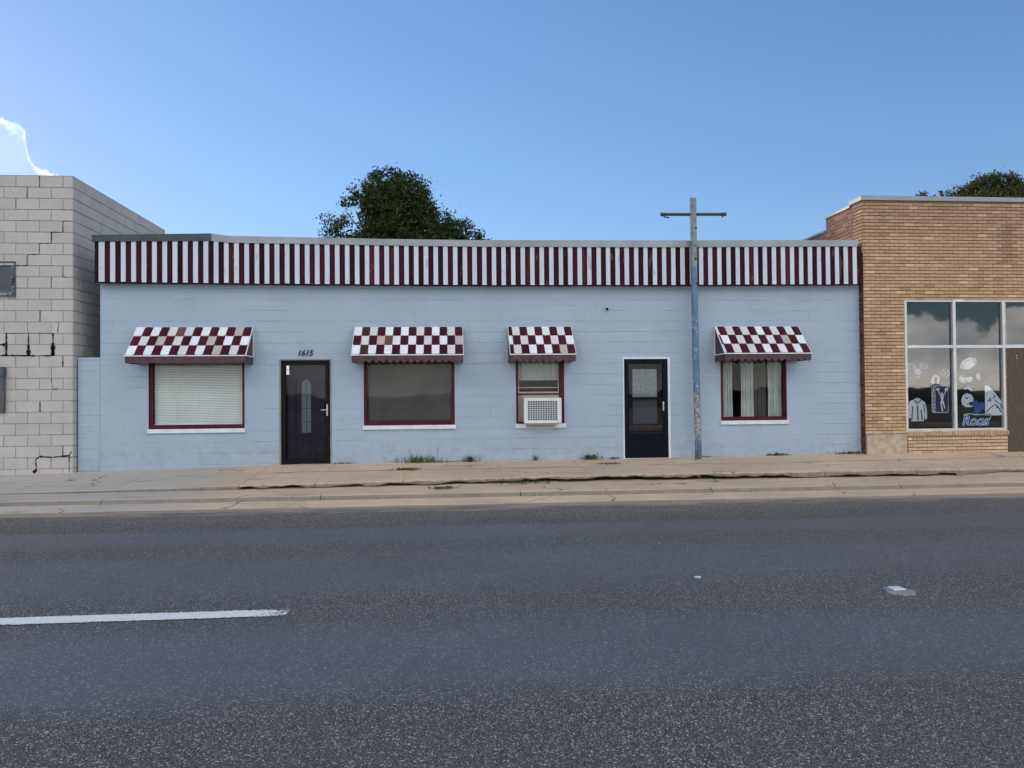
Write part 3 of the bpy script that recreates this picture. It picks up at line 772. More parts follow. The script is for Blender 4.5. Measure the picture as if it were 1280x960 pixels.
lead.box(cx-.13, cx+.13, .105, .128, e+.52, e+.585)
lead.build('glass_leading', 'plum_door', d1)
sf = MB(); storm_frame(sf, a+.03, b-.03, e+.012, f-.03, .085, .085, .10, .02, .055)
sf.box(a+.03, b-.03, .0, .019, f-.045, f-.022)
sf.build('storm_door', 'black_metal', d1)
gl = MB(); gl.face([(a+.11, .04, e+.1), (b-.11, .04, e+.1), (b-.11, .04, f-.1), (a+.11, .04, f-.1)]); gl.build('pane', 'glass', d1)
jm = MB(); jm.box(a+.0005, a+.028, -.006, .05, e, f-.0005); jm.box(b-.028, b-.0005, -.006, .05, e, f-.0005); jm.box(a+.029, b-.029, -.005, .05, f-.02, f-.001)
jm.build('door_jamb', 'cream_jamb', d1)
hd = MB(); hx = b-.085; hz = e+1.02
hd.box(hx-.013, hx+.013, .004, .019, hz-.11, hz+.11, bev=.004); hd.tube([(hx, .01, hz), (hx, -.035, hz)], .009, 8); hd.tube([(hx+.01, -.035, hz), (hx-.11, -.035, hz+.002)], [.009, .007], 8)
hd.build('handle', 'chrome', d1)
tg = MB(); tg.box(a+.125, a+.175, .030, .036, f-.29, f-.12); tg.box(a+.13, a+.17, .029, .0295, f-.20, f-.19, mi=1)
tg.build('paper_notice', ['decal_white', 'decal_grey'], d1)

# second door
a, b, e, f = doors[1]
dd = MB(); dd.box(a+.05, b-.05, .12, .155, e+.03, f-.03)
for (x0, x1, z0, z1) in ((.12, .42, .12, .55), (.48, .78, .12, .55)): dd.box(a+x0, a+x1, .110, .1195, e+z0, e+z1, bev=.006)
d2 = dd.build('door', 'navy_metal', bb); d2['label'] = 'dark navy door with a half-glass storm door and white trim'
lit = MB(); lit.box(a+.20, a+.68, .100, .1195, e+1.20, e+1.74); lit.build('door_glass', 'pale_lite', d2)
lit = MB(); lit.box(a+.20, a+.68, .100, .1195, e+.68, e+1.17); lit.build('lower_door_glass', 'slate_panel', d2)
sf = MB(); storm_frame(sf, a+.022, b-.045, e+.015, f-.045, .085, .075, .12, .01, .045)
sf.box(a+.10, b-.125, .011, .044, e+1.145, e+1.20); sf.box(a+.10, b-.125, .020, .040, e+.13, e+.44); sf.box(a+.10, b-.125, .012, .044, e+.43, e+.50)
sf.box(a+.14, b-.165, .014, .0195, e+.17, e+.40, bev=.003)
sf.build('storm_door', 'navy_metal', d2)
gl = MB(); gl.face([(a+.10, .03, e+1.19), (b-.12, .03, e+1.19), (b-.12, .03, f-.11), (a+.10, .03, f-.11)])
gl.build('pane', 'glass', d2)
scr = MB(); scr.face([(a+.10, .032, e+.49), (b-.12, .032, e+.49), (b-.12, .032, e+1.15), (a+.10, .032, e+1.15)]); scr.build('lower_pane', 'shop_glass', d2)
jm = MB(); jm.box(b-.032, b+.012, -.012, .008, e-.002, f+.010); jm.box(a-.012, b-.034, -.011, .008, f-.028, f+.009); jm.box(a-.014, a+.010, -.010, .008, e, f-.03)
jm.box(a-.01, b-.034, -.02, .01, e+.0, e+.022)
jm.build('door_trim', 'white_paint', d2)
hd = MB(); hx = b-.125; hd.box(hx-.012, hx+.012, .0, .0095, e+.93, e+1.11, bev=.003); hd.tube([(hx, .0, e+1.08), (hx, -.03, e+1.08)], .016, 10)
hd.tube([(hx, -.004, e+.96), (hx, -.035, e+.965), (hx, -.035, e+1.03), (hx, -.004, e+1.04)], .006, 8); hd.build('handle', 'chrome', d2)

# text helper
def text_mesh(body, size, shear=0, space=1, offset=0., extrude=.002):
    cu_ = bpy.data.curves.new('letters', 'FONT'); cu_.body = body; cu_.size = size; cu_.shear = shear; cu_.extrude = extrude
    cu_.space_character = space; cu_.offset = offset; cu_.resolution_u = 3
    o_ = bpy.data.objects.new('letters', cu_); col.objects.link(o_)
    bpy.context.view_layer.update()
    me = bpy.data.meshes.new_from_object(o_.evaluated_get(bpy.context.evaluated_depsgraph_get()))
    bpy.data.objects.remove(o_); return me
def text_obj(name, body, size, x, y, z, mat, parent, rot=0, **kw):
    me = text_mesh(body, size, **kw)
    off = root_loc(parent)
    xs_ = [v.co.x for v in me.vertices]; ys_ = [v.co.y for v in me.vertices]
    cx_, cy_ = (min(xs_)+max(xs_))/2, (min(ys_)+max(ys_))/2
    for v in me.vertices:
        u_, w_ = v.co.x-cx_, v.co.y-cy_; dz = v.co.z
        u2, w2 = u_*math.cos(rot)-w_*math.sin(rot), u_*math.sin(rot)+w_*math.cos(rot)
        v.co = Vector((x+u2, y-dz, z+w2))-off
    me.materials.clear(); me.materials.append(M[mat])
    o_ = bpy.data.objects.new(name, me); col.objects.link(o_); o_.parent = parent; return o_
no = text_obj('house_number', '1615', .150, -2.625, -.006, 2.385, 'number_black', bb, shear=.25, space=.95, offset=.005, extrude=.004)
no['label'] = 'black slanted house number 1615 above the plum door'

# small conduit stub on the wall
q = tag(MB().box(1, 2, 1, 2, 1, 2) and bpy.data.objects.new('wall_bracket', None), '', 'bracket') if False else None
cs = thing('conduit_stub', 'small dark conduit stub sticking out of the blue wall above the navy door', 'conduit', (3.06, 0, 3.21))
q = MB(); q.box(3.04, 3.10, -.015, -.001, 3.185, 3.245, bev=.004); q.build('plate', 'ac_cream', cs)
q = MB(); q.tube([(3.07, -.014, 3.22), (3.07, -.06, 3.215), (3.07, -.075, 3.19)], .018, 10); q.build('pipe', 'black_metal', cs)

# ------------------------------------------------------------------ awnings
def awning(x0, x1, cols, label, left='rim', right='rim', scallop=1.0, seed=1, proj=.56, ztop=2.86, zlo=2.315):
    r_ = random.Random(seed)
    o = thing('awning', label, 'awning', ((x0+x1)/2, 0, zlo), 'checkered metal awnings over the windows')
    yT, yB = -.03, -proj
    L = math.hypot(yB-yT, ztop-zlo); sy, sz = (yB-yT)/L, (zlo-ztop)/L; ny, nz = sz, -sy      # outward normal
    ny, nz = (sz, -sy) if -sy > 0 else (-sz, sy)
    def P(x, s_, d): return (x, yT+sy*s_+ny*d, ztop+sz*s_+nz*d)
    base = MB()
    base.face([P(x0, 0, 0), P(x0, L, 0), P(x1, L, 0), P(x1, 0, 0)]); base.face([P(x0, 0, -.008), P(x1, 0, -.008), P(x1, L, -.008), P(x0, L, -.008)])
    # side panels
    base.build('backing', 'valance_metal', o)
    tw = (x1-x0)/cols; rows = 3; rl = L/rows
    tl = MB()
    for rr in range(rows):
        k = 0; xr = x1
        while xr > x0+.01:
            xl = max(x0, xr-tw)
            mar = (rr+k) % 2 == 0
            if mar:
                v = r_.uniform(.75, 1.3); br = r_.random()
                c = (.072*v, .006*v, .017*v) if br < .84 else (.075*v, .028*v, .024*v) if br < .96 else (.14*v, .06*v, .055*v)
            else:
                br = r_.random()
                c = (.86, .90, .93) if br < .55 else (.72, .73, .72) if br < .92 else (.50, .47, .43)
                v = r_.uniform(.92, 1.03); c = tuple(q*v for q in c)
            s0, s1 = rr*rl-(.0 if rr == 0 else .050), (rr+1)*rl+(.004 if rr < 2 else 0)
            d0, d1_ = .004, .020-.001*rr
            ga = .0015; a_, b_ = xl+ga, xr-ga; rad = min(.042, (b_-a_)*.4)
            def dep(x, s_):
                u_ = (x-a_)/(b_-a_)*2-1; tt = (s_-s0)/(s1-s0)
                return lerp(d0, d1_, tt)+.010*(1-u_*u_)
            prof_ = []
            NX = 6
            def smax(x):
                e_ = min(x-a_, b_-x)
                return s1 if e_ >= rad else s1-rad+math.sqrt(max(0, rad*rad-(rad-e_)**2))
            xsn = sorted(set([lerp(a_, b_, i/NX) for i in range(NX+1)]+[a_+rad*.3, b_-rad*.3]))
            for xa, xb in zip(xsn, xsn[1:]):
                for j in range(3):
                    ta, tb = j/3, (j+1)/3
                    sa0, sa1 = lerp(s0, smax(xa), ta), lerp(s0, smax(xa), tb); sb0, sb1 = lerp(s0, smax(xb), ta), lerp(s0, smax(xb), tb)
                    tl.face([P(xa, sa0, dep(xa, sa0)), P(xa, sa1, dep(xa, sa1)), P(xb, sb1, dep(xb, sb1)), P(xb, sb0, dep(xb, sb0))], c)
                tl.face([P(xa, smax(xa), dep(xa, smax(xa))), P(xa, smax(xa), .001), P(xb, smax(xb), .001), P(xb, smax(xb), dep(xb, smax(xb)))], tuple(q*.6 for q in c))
            xr -= tw; k += 1
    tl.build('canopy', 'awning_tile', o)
    rim = MB()
    rim.box(x0-.012, x1+.012, yB-.022, yB+.004, zlo-.012, zlo+.010, bev=.003)
    rim.box(x0-.006, x1+.006, -.035, -.004, ztop-.012, ztop+.006)
    for x, flag in ((x0, left), (x1, right)):
        sgn = -1 if x == x0 else 1
        if flag == 'frame':
            rim.tube([P(x+sgn*.006, 0, .008), P(x+sgn*.006, L, .008)], .011, 6)
            rim.box(x-.01+sgn*.006, x+.01+sgn*.006, -.026, -.004, zlo, ztop-.013); rim.box(x-.008+sgn*.006, x+.008+sgn*.006, yB+.005, -.027, zlo-.01, zlo+.008)
        else:
            rim.tube([P(x+sgn*.003, 0, .006), P(x+sgn*.003, L, .006)], .008, 6)
    rim.build('trim', 'white_paint', o)
    for x, sgn in ((x0+.004, -1), (x1-.004, 1)):
        sp = MB(); n_ = 9
        for (xx, fl) in ((x-.002, 1), (x+.002, 0)):
            pts = [(xx, -.005, ztop-.01), (xx, -.005, zlo-.13), (xx, yB+.002, zlo-.13), (xx, yB+.002, zlo)]
            sp.face(pts if fl else pts[::-1])
        sp.build('side_panel', 'valance_metal', o)
    va = MB(); sw_ = .1255; n_ = max(3, round((x1-x0)/sw_)); sw_ = (x1-x0)/n_
    zt_, zm = zlo-.004, zlo-.092
    yv = yB-.006
    bot = []
    for i in range(n_):
        fl = scallop if not (scallop < 1 and i >= 3) else .12
        for j in range(8):
            u_ = j/8; bot.append((x0+(i+u_)*sw_, zm-.052*fl*math.sin(math.pi*u_)-(.036*(1-fl))))
    bot.append((x1, zm))
    for (p, q_) in zip(bot, bot[1:]):
        va.face([(p[0], yv, p[1]), (q_[0], yv, q_[1]), (q_[0], yv, zt_), (p[0], yv, zt_)])
        va.face([(p[0], yv+.004, p[1]), (p[0], yv+.004, zt_), (q_[0], yv+.004, zt_), (q_[0], yv+.004, q_[1])])
        va.face([(p[0], yv, p[1]), (p[0], yv+.004, p[1]), (q_[0], yv+.004, q_[1]), (q_[0], yv, q_[1])])
    for i in range(n_):
        va.box(x0+(i+.5)*sw_-.004, x0+(i+.5)*sw_+.004, yv-.004, yv-.0005, zm+.012, zm+.02)
    va.build('valance', 'valance_metal', o)
    return o
awning(-5.65, -3.585, 14, 'widest checkered awning, over the window with white blinds', 'rim', 'frame', .3, 11)
awning(-1.718, .290, 14, 'checkered awning over the window with the dark grey screen', 'rim', 'rim', 1, 12)
awning(1.155, 2.368, 8.5, 'smallest checkered awning, above the air conditioner', 'rim', 'rim', 1, 13)
awning(5.20, 6.875, 11.25, 'checkered awning over the curtained window right of the blue pole', 'frame', 'rim', 1, 14)

# ------------------------------------------------------------------ steel pole
pl = thing('sign_pole', 'peeling blue steel pole with a rusty crossbar standing before the blue wall', 'pole', (4.747, -.3, .31))
q = MB(); q.tube([(4.748, -.3, .28), (4.745, -.3, .8), (4.73, -.3, 1.7), (4.716, -.3, 2.6), (4.708, -.3, 3.8), (4.702, -.3, 5.3)], [.064, .064, .0635, .063, .0625, .062], 24); q.build('post', 'pole_paint', pl, smooth=False)
for p_ in pl.children[0].data.polygons: p_.use_smooth = len(p_.vertices) == 4
q = MB(); q.tube([(4.07, -.3, 4.985), (4.64, -.3, 4.99)], .029, 10); q.tube([(4.765, -.3, 4.993), (5.34, -.3, 5.0)], .029, 10)
q.tube([(4.06, -.3, 4.985), (4.14, -.3, 4.986)], .034, 10); q.tube([(5.27, -.3, 5.0), (5.35, -.3, 5.0)], .034, 10)
q.build('crossbar', 'flashing_green', pl)
for pts, r_ in (([(4.12, -.3, 4.965), (4.15, -.3, 4.935), (4.23, -.3, 4.925)], .012), ([(5.28, -.3, 4.97), (5.28, -.3, 4.94)], .012)):
    q = MB(); q.tube(pts, r_, 6); q.build('hook', 'black_metal', pl)
for x, z, r_ in ((4.735, 4.72, .018), (4.71, 4.38, .012), (4.72, 4.13, .02), (4.755, 3.66, .02)):
    q = MB(); q.tube([(x, -.375, z), (x, -.352, z)], r_, 8); q.build('bolt', 'black_metal', pl)

# ------------------------------------------------------------------ low wall filling the gap
lw = MB()
lw.box(-6.715, -6.318, .02, .22, .15, 2.322, bev=.006)
tag(lw.build('low_wall', 'blue_block_paint', loc=(0, 0, 0)), 'low pale-blue wall closing the gap beside the grey block building', 'wall')

# ------------------------------------------------------------------ grey block building (left)
gb = thing('block_building', 'taller grey-painted concrete block building with stepped cracks', 'building', (-8.5, -.1, .2))
GX0, GX1, GY, GT = -13.2, -6.745, -.1, 5.60
gh = [(-9.1, -7.72, 3.42, 4.05)]
mb = MB(); rg = random.Random(8)
def gcol(u, v, r):
    k = rg.uniform(.95, 1.04); q_ = rg.uniform(.985, 1.01); return (k, k*q_, k*q_*q_)
blocks(mb, lambda u, v, d: (u, GY-d, v), GX0, GX1, .05, GT, .4064, .2032, .006, .010, rg, gh, gcol, 1.3, voff=GT % .2032)
blocks(mb, lambda u, v, d: (GX1+d, u, v), GY, 4.45, .05, GT, .4064, .2032, .007, .010, rg, (), lambda u, v, r: gcol(u, v, r), 1.6, voff=GT % .2032)
blocks(mb, lambda u, v, d: (GX1+d, u, v), 4.45, 12, .05, GT-.6, .4064, .2032, .007, .010, rg, (), lambda u, v, r: gcol(u, v, r), 1.6, voff=GT % .2032)
mb.build('wall', 'grey_block_paint', gb)
mm = MB(); mm.sheet(GX0, GX1, .05, GT-.004, GY, gh)
mm.face([(GX1, GY, .05), (GX1, 4.45, .05), (GX1, 4.45, GT-.004), (GX1, GY, GT-.004)]); mm.face([(GX1, 4.45, .05), (GX1, 12, .05), (GX1, 12, GT-.61), (GX1, 4.45, GT-.61)])
mm.face([(GX0, GY, .05), (GX0, GY, GT), (GX0, 12, GT), (GX0, 12, .05)]); mm.face([(GX0, 12, .05), (GX0, 12, GT-.6), (GX1, 12, GT-.6), (GX1, 12, .05)])
mm.build('mortar', 'block_mortar', gb)
tp = MB(); tp.box(GX0, GX1+.004, GY-.004, GY+.2, GT+.001, GT+.012); tp.box(GX1-.2, GX1+.003, GY+.201, 4.45, GT+.001, GT+.011)
tp.box(GX0, GX1-.21, GY+.21, 11.9, GT-.72, GT-.66)
tp.box(GX1-.2, GX1+.003, 4.46, 11.9, GT-.6, GT-.59); tp.box(GX1-.2, GX1-.001, 4.43, 4.449, GT-.7, GT)
tp.build('roof', 'roofing', gb)
# cracks
def crack(pts, w_=.013, y=GY-.0145):
    ck = MB(); w_ = w_*1.15
    for (x0, z0), (x1, z1) in zip(pts, pts[1:]):
        L_ = math.hypot(x1-x0, z1-z0); nx_, nz_ = -(z1-z0)/L_*w_/2, (x1-x0)/L_*w_/2
        n = max(1, int(L_/.05)); 
        for i in range(n):
            xa, za, xb, zb_ = lerp(x0, x1, i/n), lerp(z0, z1, i/n), lerp(x0, x1, (i+1)/n), lerp(z0, z1, (i+1)/n)
            f1 = .5+rg.random(); 
            ck.face([(xa-nx_*f1, y, za-nz_*f1), (xb-nx_*f1, y, zb_-nz_*f1), (xb+nx_*f1, y, zb_+nz_*f1), (xa+nx_*f1, y, za+nz_*f1)])
    ck.build('crack', 'crack_black', gb)
zo = GT % .2032
def Z(k): return GT-k*.2032
def Xh(k, r=0): return k*.4064+(.2032 if r else 0)
crack([(GX1, Z(4)), (-6.91, Z(4)), (-6.91, Z(5)), (-7.11, Z(5)), (-7.11, Z(6)), (-7.315, Z(6)), (-7.315, Z(7)), (-7.50, Z(7)), (-7.53, Z(7)-.03), (-7.53, Z(8)), (-7.72, Z(8))])
crack([(GX1, Z(3)), (-6.95, Z(3))], .009); crack([(-7.315, Z(0)), (-7.315, Z(1)), (-7.34, Z(1))], .010); crack([(-7.53, Z(1)), (-7.53, Z(2))], .008); crack([(-7.72, Z(2)), (-7.72, Z(3))], .008)
crack([(-6.91, Z(8)), (-6.91, Z(9)), (GX1, Z(9))], .010); crack([(-7.11, Z(9)), (-7.11, Z(10))], .008); crack([(-7.30, Z(12)), (-7.30, Z(13))], .010)
crack([(-6.98, Z(13)), (-7.0, Z(14)+.02)], .012)
crack([(-7.08, Z(14)), (-7.08, Z(16)), (-7.5, Z(16)), (-7.9, Z(16)+.01), (-8.6, Z(16))], .020); crack([(-7.08, Z(15)+.03), (-7.08, Z(16))], .05)
crack([(-7.5, Z(14)), (-7.5, Z(16))], .016); crack([(-7.5, Z(15)), (-7.5, Z(16))], .055); crack([(-7.88, Z(14)), (-7.88, Z(16))], .03); crack([(-7.08, Z(14)), (-7.9, Z(14))], .010); crack([(-7.9, Z(15)), (-8.4, Z(15))], .03)
crack([(-6.91, Z(16)), (-6.91, Z(17))], .016); crack([(-7.3, Z(20)), (-7.3, Z(21))], .010); crack([(-7.11, Z(18)), (-7.08, Z(19)), (-7.0, Z(19)+.02)], .009)
crack([(-6.91, Z(24)), (-6.91, Z(25)), (GX1, Z(25))], .010); crack([(-6.76, Z(25)+.1), (-6.80, Z(25)+.03), (-7.1, Z(25)), (-7.3, Z(25)+.02), (-7.38, Z(25)-.04), (-7.36, Z(26)), (-7.42, .25)], .018)
crack([(-6.80, Z(25)+.03), (-6.80, .25)], .012); crack([(-7.42, .25), (-7.36, Z(26)-.02)], .05)
a, b, e, f = gh[0]
fr = MB(); frame_boxes(fr, a, b, e, f, .03, .022, .022, .03, GY-.02, GY+.10)
gw = fr.build('window', 'grey_wood', gb); gw['label'] = 'boarded slate-blue window with peeling white edge'
pn = MB(); pn.box(a+.03, b-.023, GY+.03, GY+.05, e+.022, f-.03); pn.box(a+.03, b-.1, GY+.022, GY+.029, e+.19, e+.20); pn.build('panel', 'slate_panel', gw)
pe = MB(); rp = random.Random(3)
for k in range(44):
    t_ = k/44; x = b-.075 if t_ < .5 else lerp(b-.09, b-.9, (t_-.5)*2); z = lerp(f-.06, e+.06, t_*2) if t_ < .5 else e+.05
    pe.box(x-rp.uniform(.006, .02), x+rp.uniform(.006, .02), GY+.018, GY+.0215, z-rp.uniform(.01, .03), z+rp.uniform(.01, .03))
pe.build('peeling_edge', 'peeling', gw)
# service cabinet on the left building
sc = thing('utility_box', 'weathered grey framed utility box fixed to the grey block wall', 'utility box', (-8.1, -.12, 1.34))
q = MB(); q.box(-8.4, -7.885, GY-.10, GY-.016, 1.34, 2.14, bev=.006); q.build('case', 'grey_wood', sc)
q = MB(); q.box(-8.32, -7.985, GY-.112, GY-.101, 1.42, 1.96, bev=.003); q.build('door', 'white_paint', sc)
q = MB(); q.box(-8.42, -7.875, GY-.115, GY-.015, 1.975, 2.145, bev=.004); q.build('hood', 'slate_panel', sc)

# ------------------------------------------------------------------ brick building (right)
rb = thing('brick_building', 'tan brick shopfront building with red brick side and metal coping', 'building', (11, -.15, .36))
RX0, RX1, RY, RT = 8.165, 18.0, -.14, 5.33
rh = [(9.0, 11.09, .78, 3.39), (11.12, 12.35, .3, 3.39), (12.38, 14.47, .78, 3.39), (8.10, 9.03, .3, .735)]
mb = MB(); rr_ = random.Random(21)
def tcol(u, v, r):
    k = rr_.uniform(.88, 1.08); t_ = rr_.random()
    c = (k, k, k)
    if t_ > .93: c = (k*1.25, k*1.35, k*1.45)
    elif t_ < .10: c = (k*.84, k*.82, k*.84)
    if v > 4.6: # weathered top courses
        g_ = .9-.16*min(1, (v-4.6)/.6)*rr_.random(); c = tuple(q*g_ for q in c)
    if v < .78: c = (c[0]*1.12, c[1]*1.22, c[2]*1.3)
    if abs(u-11.05+.0) < .13 and 4.1 < v < 4.9: c = tuple(q*.72 for q in c)
    return c
blocks(mb, lambda u, v, d: (u, RY-d, v), RX0, RX1, .3, RT, .205, .0672, .011, .012, rr_, rh, tcol, .5, voff=0, jv=.005)
blocks(mb, lambda u, v, d: (RX0-d, -u, v), -.22, -RY, 4.3, RT, .205, .0672, .011, .012, rr_, (), tcol, .5, voff=0, jv=.005)
# rowlock sill
x = 8.985
while x < 11.12:
    k = rr_.uniform(.8, 1.1); mb.box(x+.004, x+.063, RY-.045, RY+.02, .70, .777, (k, k, k), bev=.004); x += .067
x = 12.36
while x < 14.5:
    k = rr_.uniform(.8, 1.1); mb.box(x+.004, x+.063, RY-.045, RY+.02, .70, .777, (k, k, k), bev=.004); x += .067
mb.build('wall', 'tan_brick', rb)
mm = MB(); mm.sheet(RX0, RX1, .25, RT, RY, rh[:3])
mm.face([(RX0, RY, .25), (RX0, RY, RT), (RX0, .22, RT), (RX0, .22, .25)]); mm.face([(RX1, RY, .25), (RX1, 10, .25), (RX1, 10, RT), (RX1, RY, RT)])
mm.build('mortar', 'tan_brick_mortar', rb)
sd_ = MB()
rcol = lambda u, v, r: tuple(q*rr_.uniform(.7, 1.25) for q in ((1, 1, 1) if rr_.random() < .8 else (1.2, 1.6, 1.6)))
blocks(sd_, lambda u, v, d: (RX0-d+.01, -u, v), -1.32, -.22, 3.6, RT-.02, .205, .0672, .012, .006, rr_, (), rcol, .6)
blocks(sd_, lambda u, v, d: (RX0-d+.01, -u, v), -4.6, -1.32, 3.6, RT-.30, .205, .0672, .012, .006, rr_, (), rcol, .6)
blocks(sd_, lambda u, v, d: (RX0-d+.01, -u, v), -11, -4.6, 3.6, RT-.95, .205, .0672, .012, .006, rr_, (), rcol, .6)
sd_.build('side_wall', 'red_brick', rb)
mm = MB()
for y0, y1, zt in ((.22, 1.32, RT-.02), (1.32, 4.6, RT-.3), (4.6, 11, RT-.95)):
    mm.box(RX0+.010, RX0+.22, y0+.0005, y1-.0005, .1, zt-.001)
mm.box(8.203, 8.207, -.01, .02, .3, 4.3)
mm.build('side_mortar', 'red_brick_mortar', rb)
sk = MB()
for i in range(95):   # ragged red brick edge in the seam between the two buildings
    z = .36+i*.0405; sk.box(8.150+rr_.uniform(-.009, .004), 8.164, RY+rr_.uniform(.01, .05), -.004, z, z+.034, tuple([rr_.uniform(.15, .6)]*3))
sk.build('seam_bricks', 'red_brick', rb)
cp_ = MB(); cp_.box(8.13, RX1, RY-.045, .30, RT+.012, RT+.105, bev=.006); cp_.build('coping', 'coping_metal', rb)
cp_ = MB()
cp_.box(RX0-.02, RX0+.26, .302, 1.34, RT-.02, RT+.03); cp_.box(RX0-.02, RX0+.26, 1.341, 4.62, RT-.30, RT-.255); cp_.box(RX0-.02, RX0+.26, 4.621, 11, RT-.95, RT-.905)
cp_.build('side_coping', 'coping_metal', rb)
rf = MB(); rf.box(RX0+.23, RX1, .31, 10, RT-1.0, RT-.93); rf.build('roof', 'roofing', rb)
dp = MB(); dp.box(8.148, 8.163, .185, .205, 4.55, RT, ); dp.build('joint_strip', 'red_brick', rb)
stn = MB(); stn.box(8.175, 9.005, RY-.035, RY+.05, .30, .735, bev=.012); stn.build('stone_base', 'stone_block', rb)
def shop_window(a, b, mids, e, f, zm, label):
    fr = MB(); y0, y1 = RY-.012, RY+.07; t_ = .045
    fr.box(a, a+t_, y0, y1, e, f); fr.box(b-t_, b, y0, y1, e, f); fr.box(a+t_, b-t_, y0+.001, y1, e, e+t_+.01); fr.box(a+t_, b-t_, y0+.001, y1, f-t_, f)
    for m_ in mids: fr.box(m_-.03, m_+.03, y0-.004, y1, e+t_+.01, f-t_)
    xs_ = [a+t_]+[q for m_ in mids for q in (m_-.03, m_+.03)]+[b-t_]
    for x0, x1 in zip(xs_[::2], xs_[1::2]): fr.box(x0, x1, y0+.003, y1, zm-.028, zm+.028)
    o = fr.build('shop_window', 'aluminium', rb); o['label'] = label
    for x0, x1 in zip(xs_[::2], xs_[1::2]):
        for z0, z1 in ((e+t_+.01, zm-.028), (zm+.028, f-t_)):
            gl = MB(); gl.face([(x0, RY+.045, z0), (x1, RY+.045, z0), (x1, RY+.045, z1), (x0, RY+.045, z1)]); gl.build('pane', 'shop_glass', o)
    return o
shop_window(9.0, 11.09, [10.03], .78, 3.39, 2.455, 'four-pane aluminium shop window with paper decorations inside')
shop_window(12.38, 14.47, [13.42], .78, 3.39, 2.455, 'second aluminium shop window past the boarded door')
dr = MB(); dr.box(11.13, 12.34, RY+.0, RY+.05, .35, 2.42)
for x in (11.5, 11.92): dr.box(x-.004, x+.004, RY-.004, RY-.0005, .36, 2.41)
bd = dr.build('boarded_door', 'plywood', rb)
for z in (2.27, 2.22):
    q = MB(); q.tube([(11.33, RY-.02, z), (11.33, RY-.001, z)], .011, 8); q.build('screw', 'chrome', bd)
tf = MB(); y0, y1 = RY-.012, RY+.07; tf.box(11.092, 12.378, y0, y1, 2.425, 2.49); tf.box(11.092, 12.378, y0, y1, 3.345, 3.39); tf.box(11.092, 11.12, y0+.002, y1, 2.491, 3.344); tf.box(12.35, 12.378, y0+.002, y1, 2.491, 3.344)
tr_ = tf.build('transom', 'aluminium', rb)
gl = MB(); gl.face([(11.12, RY+.045, 2.49), (12.35, RY+.045, 2.49), (12.35, RY+.045, 3.345), (11.12, RY+.045, 3.345)]); gl.build('pane', 'shop_glass', tr_)
ins = MB()
ins.face([(8.4, 2.6, .2), (15, 2.6, .2), (15, 2.6, 4), (8.4, 2.6, 4)]); ins.face([(8.4, .1, 3.8), (15, .1, 3.8), (15, 2.6, 3.8), (8.4, 2.6, 3.8)])
ins.face([(8.4, -.06, .3), (15, -.06, .3), (15, 2.6, .3), (8.4, 2.6, .3)]); ins.face([(8.4, -.06, .3), (8.4, 2.6, .3), (8.4, 2.6, 3.8), (8.4, -.06, 3.8)]); ins.face([(15, -.06, .3), (15, 2.6, .3), (15, 2.6, 3.8), (15, -.06, 3.8)])
ins.build('interior', 'interior_dark', rb)

# paper decorations inside the shop glass
DY = RY+.062
def ell(cx, cz, rx, rz, rot=0, n=22):
    return [(cx+rx*math.cos(2*math.pi*i/n)*math.cos(rot)-rz*math.sin(2*math.pi*i/n)*math.sin(rot), cz+rx*math.cos(2*math.pi*i/n)*math.sin(rot)+rz*math.sin(2*math.pi*i/n)*math.cos(rot)) for i in range(n)]
def poly(mb, pts, layer=0, mi=0): mb.extrude(pts, DY-.002*layer-.0012, DY-.002*layer, mi=mi)
def stroke(mb, pts, w_, layer=0, mi=0):
    for (x0, z0), (x1, z1) in zip(pts, pts[1:]):
        L_ = math.hypot(x1-x0, z1-z0); nx_, nz_ = -(z1-z0)/L_*w_/2, (x1-x0)/L_*w_/2
        poly(mb, [(x0-nx_, z0-nz_), (x1-nx_, z1-nz_), (x1+nx_, z1+nz_), (x0+nx_, z0+nz_)], layer, mi)
GRP = 'paper decorations taped inside the shop window'
def decal(name, label, cat, cx, cz): return thing(name, label, cat, (cx, DY, cz), GRP)
# football
o = decal('football_cutout', 'white paper football at the top of the decorated shop window', 'paper cutout', 10.40, 2.12)
q = MB(); poly(q, ell(10.40, 2.12, .175, .105, R(28))); q.build('ball', 'decal_white', o)
q = MB(); r28 = R(28)
def rp2(cx, cz, u, v, a): return (cx+u*math.cos(a)-v*math.sin(a), cz+u*math.sin(a)+v*math.cos(a))
for sgn in (-1, 1): poly(q, [rp2(10.40, 2.12, sgn*u, v, r28) for u, v in ((.115, .079), (.135, .068), (.135, -.068), (.115, -.079))], 1)
stroke(q, [rp2(10.40, 2.12, -.05, .06, r28), rp2(10.40, 2.12, .07, .05, r28)], .012, 1)
q.build('stripe', 'decal_grey', o)
# cheer poster
o = decal('cheer_poster', 'navy cheerleader poster with white lettered left edge', 'poster', 9.63, 1.42)
def rrect(x0, x1, z0, z1, r=.03):
    pts = []
    for cx, cz, a0 in ((x1-r, z1-r, 0), (x0+r, z1-r, 90), (x0+r, z0+r, 180), (x1-r, z0+r, 270)):
        pts += [(cx+r*math.cos(R(a0+k*30)), cz+r*math.sin(R(a0+k*30))) for k in range(4)]
    return pts
q = MB(); poly(q, rrect(9.475, 9.785, 1.145, 1.685)); q.build('border', 'decal_white', o)
q = MB(); poly(q, rrect(9.545, 9.775, 1.158, 1.672, .02), 1); q.build('panel', 'decal_navy', o)
q = MB(); cx = 9.665
poly(q, ell(cx, 1.52, .022, .030), 2)
poly(q, [(cx-.03, 1.49), (cx+.03, 1.49), (cx+.022, 1.38), (cx+.045, 1.33), (cx-.045, 1.33), (cx-.022, 1.38)], 3)
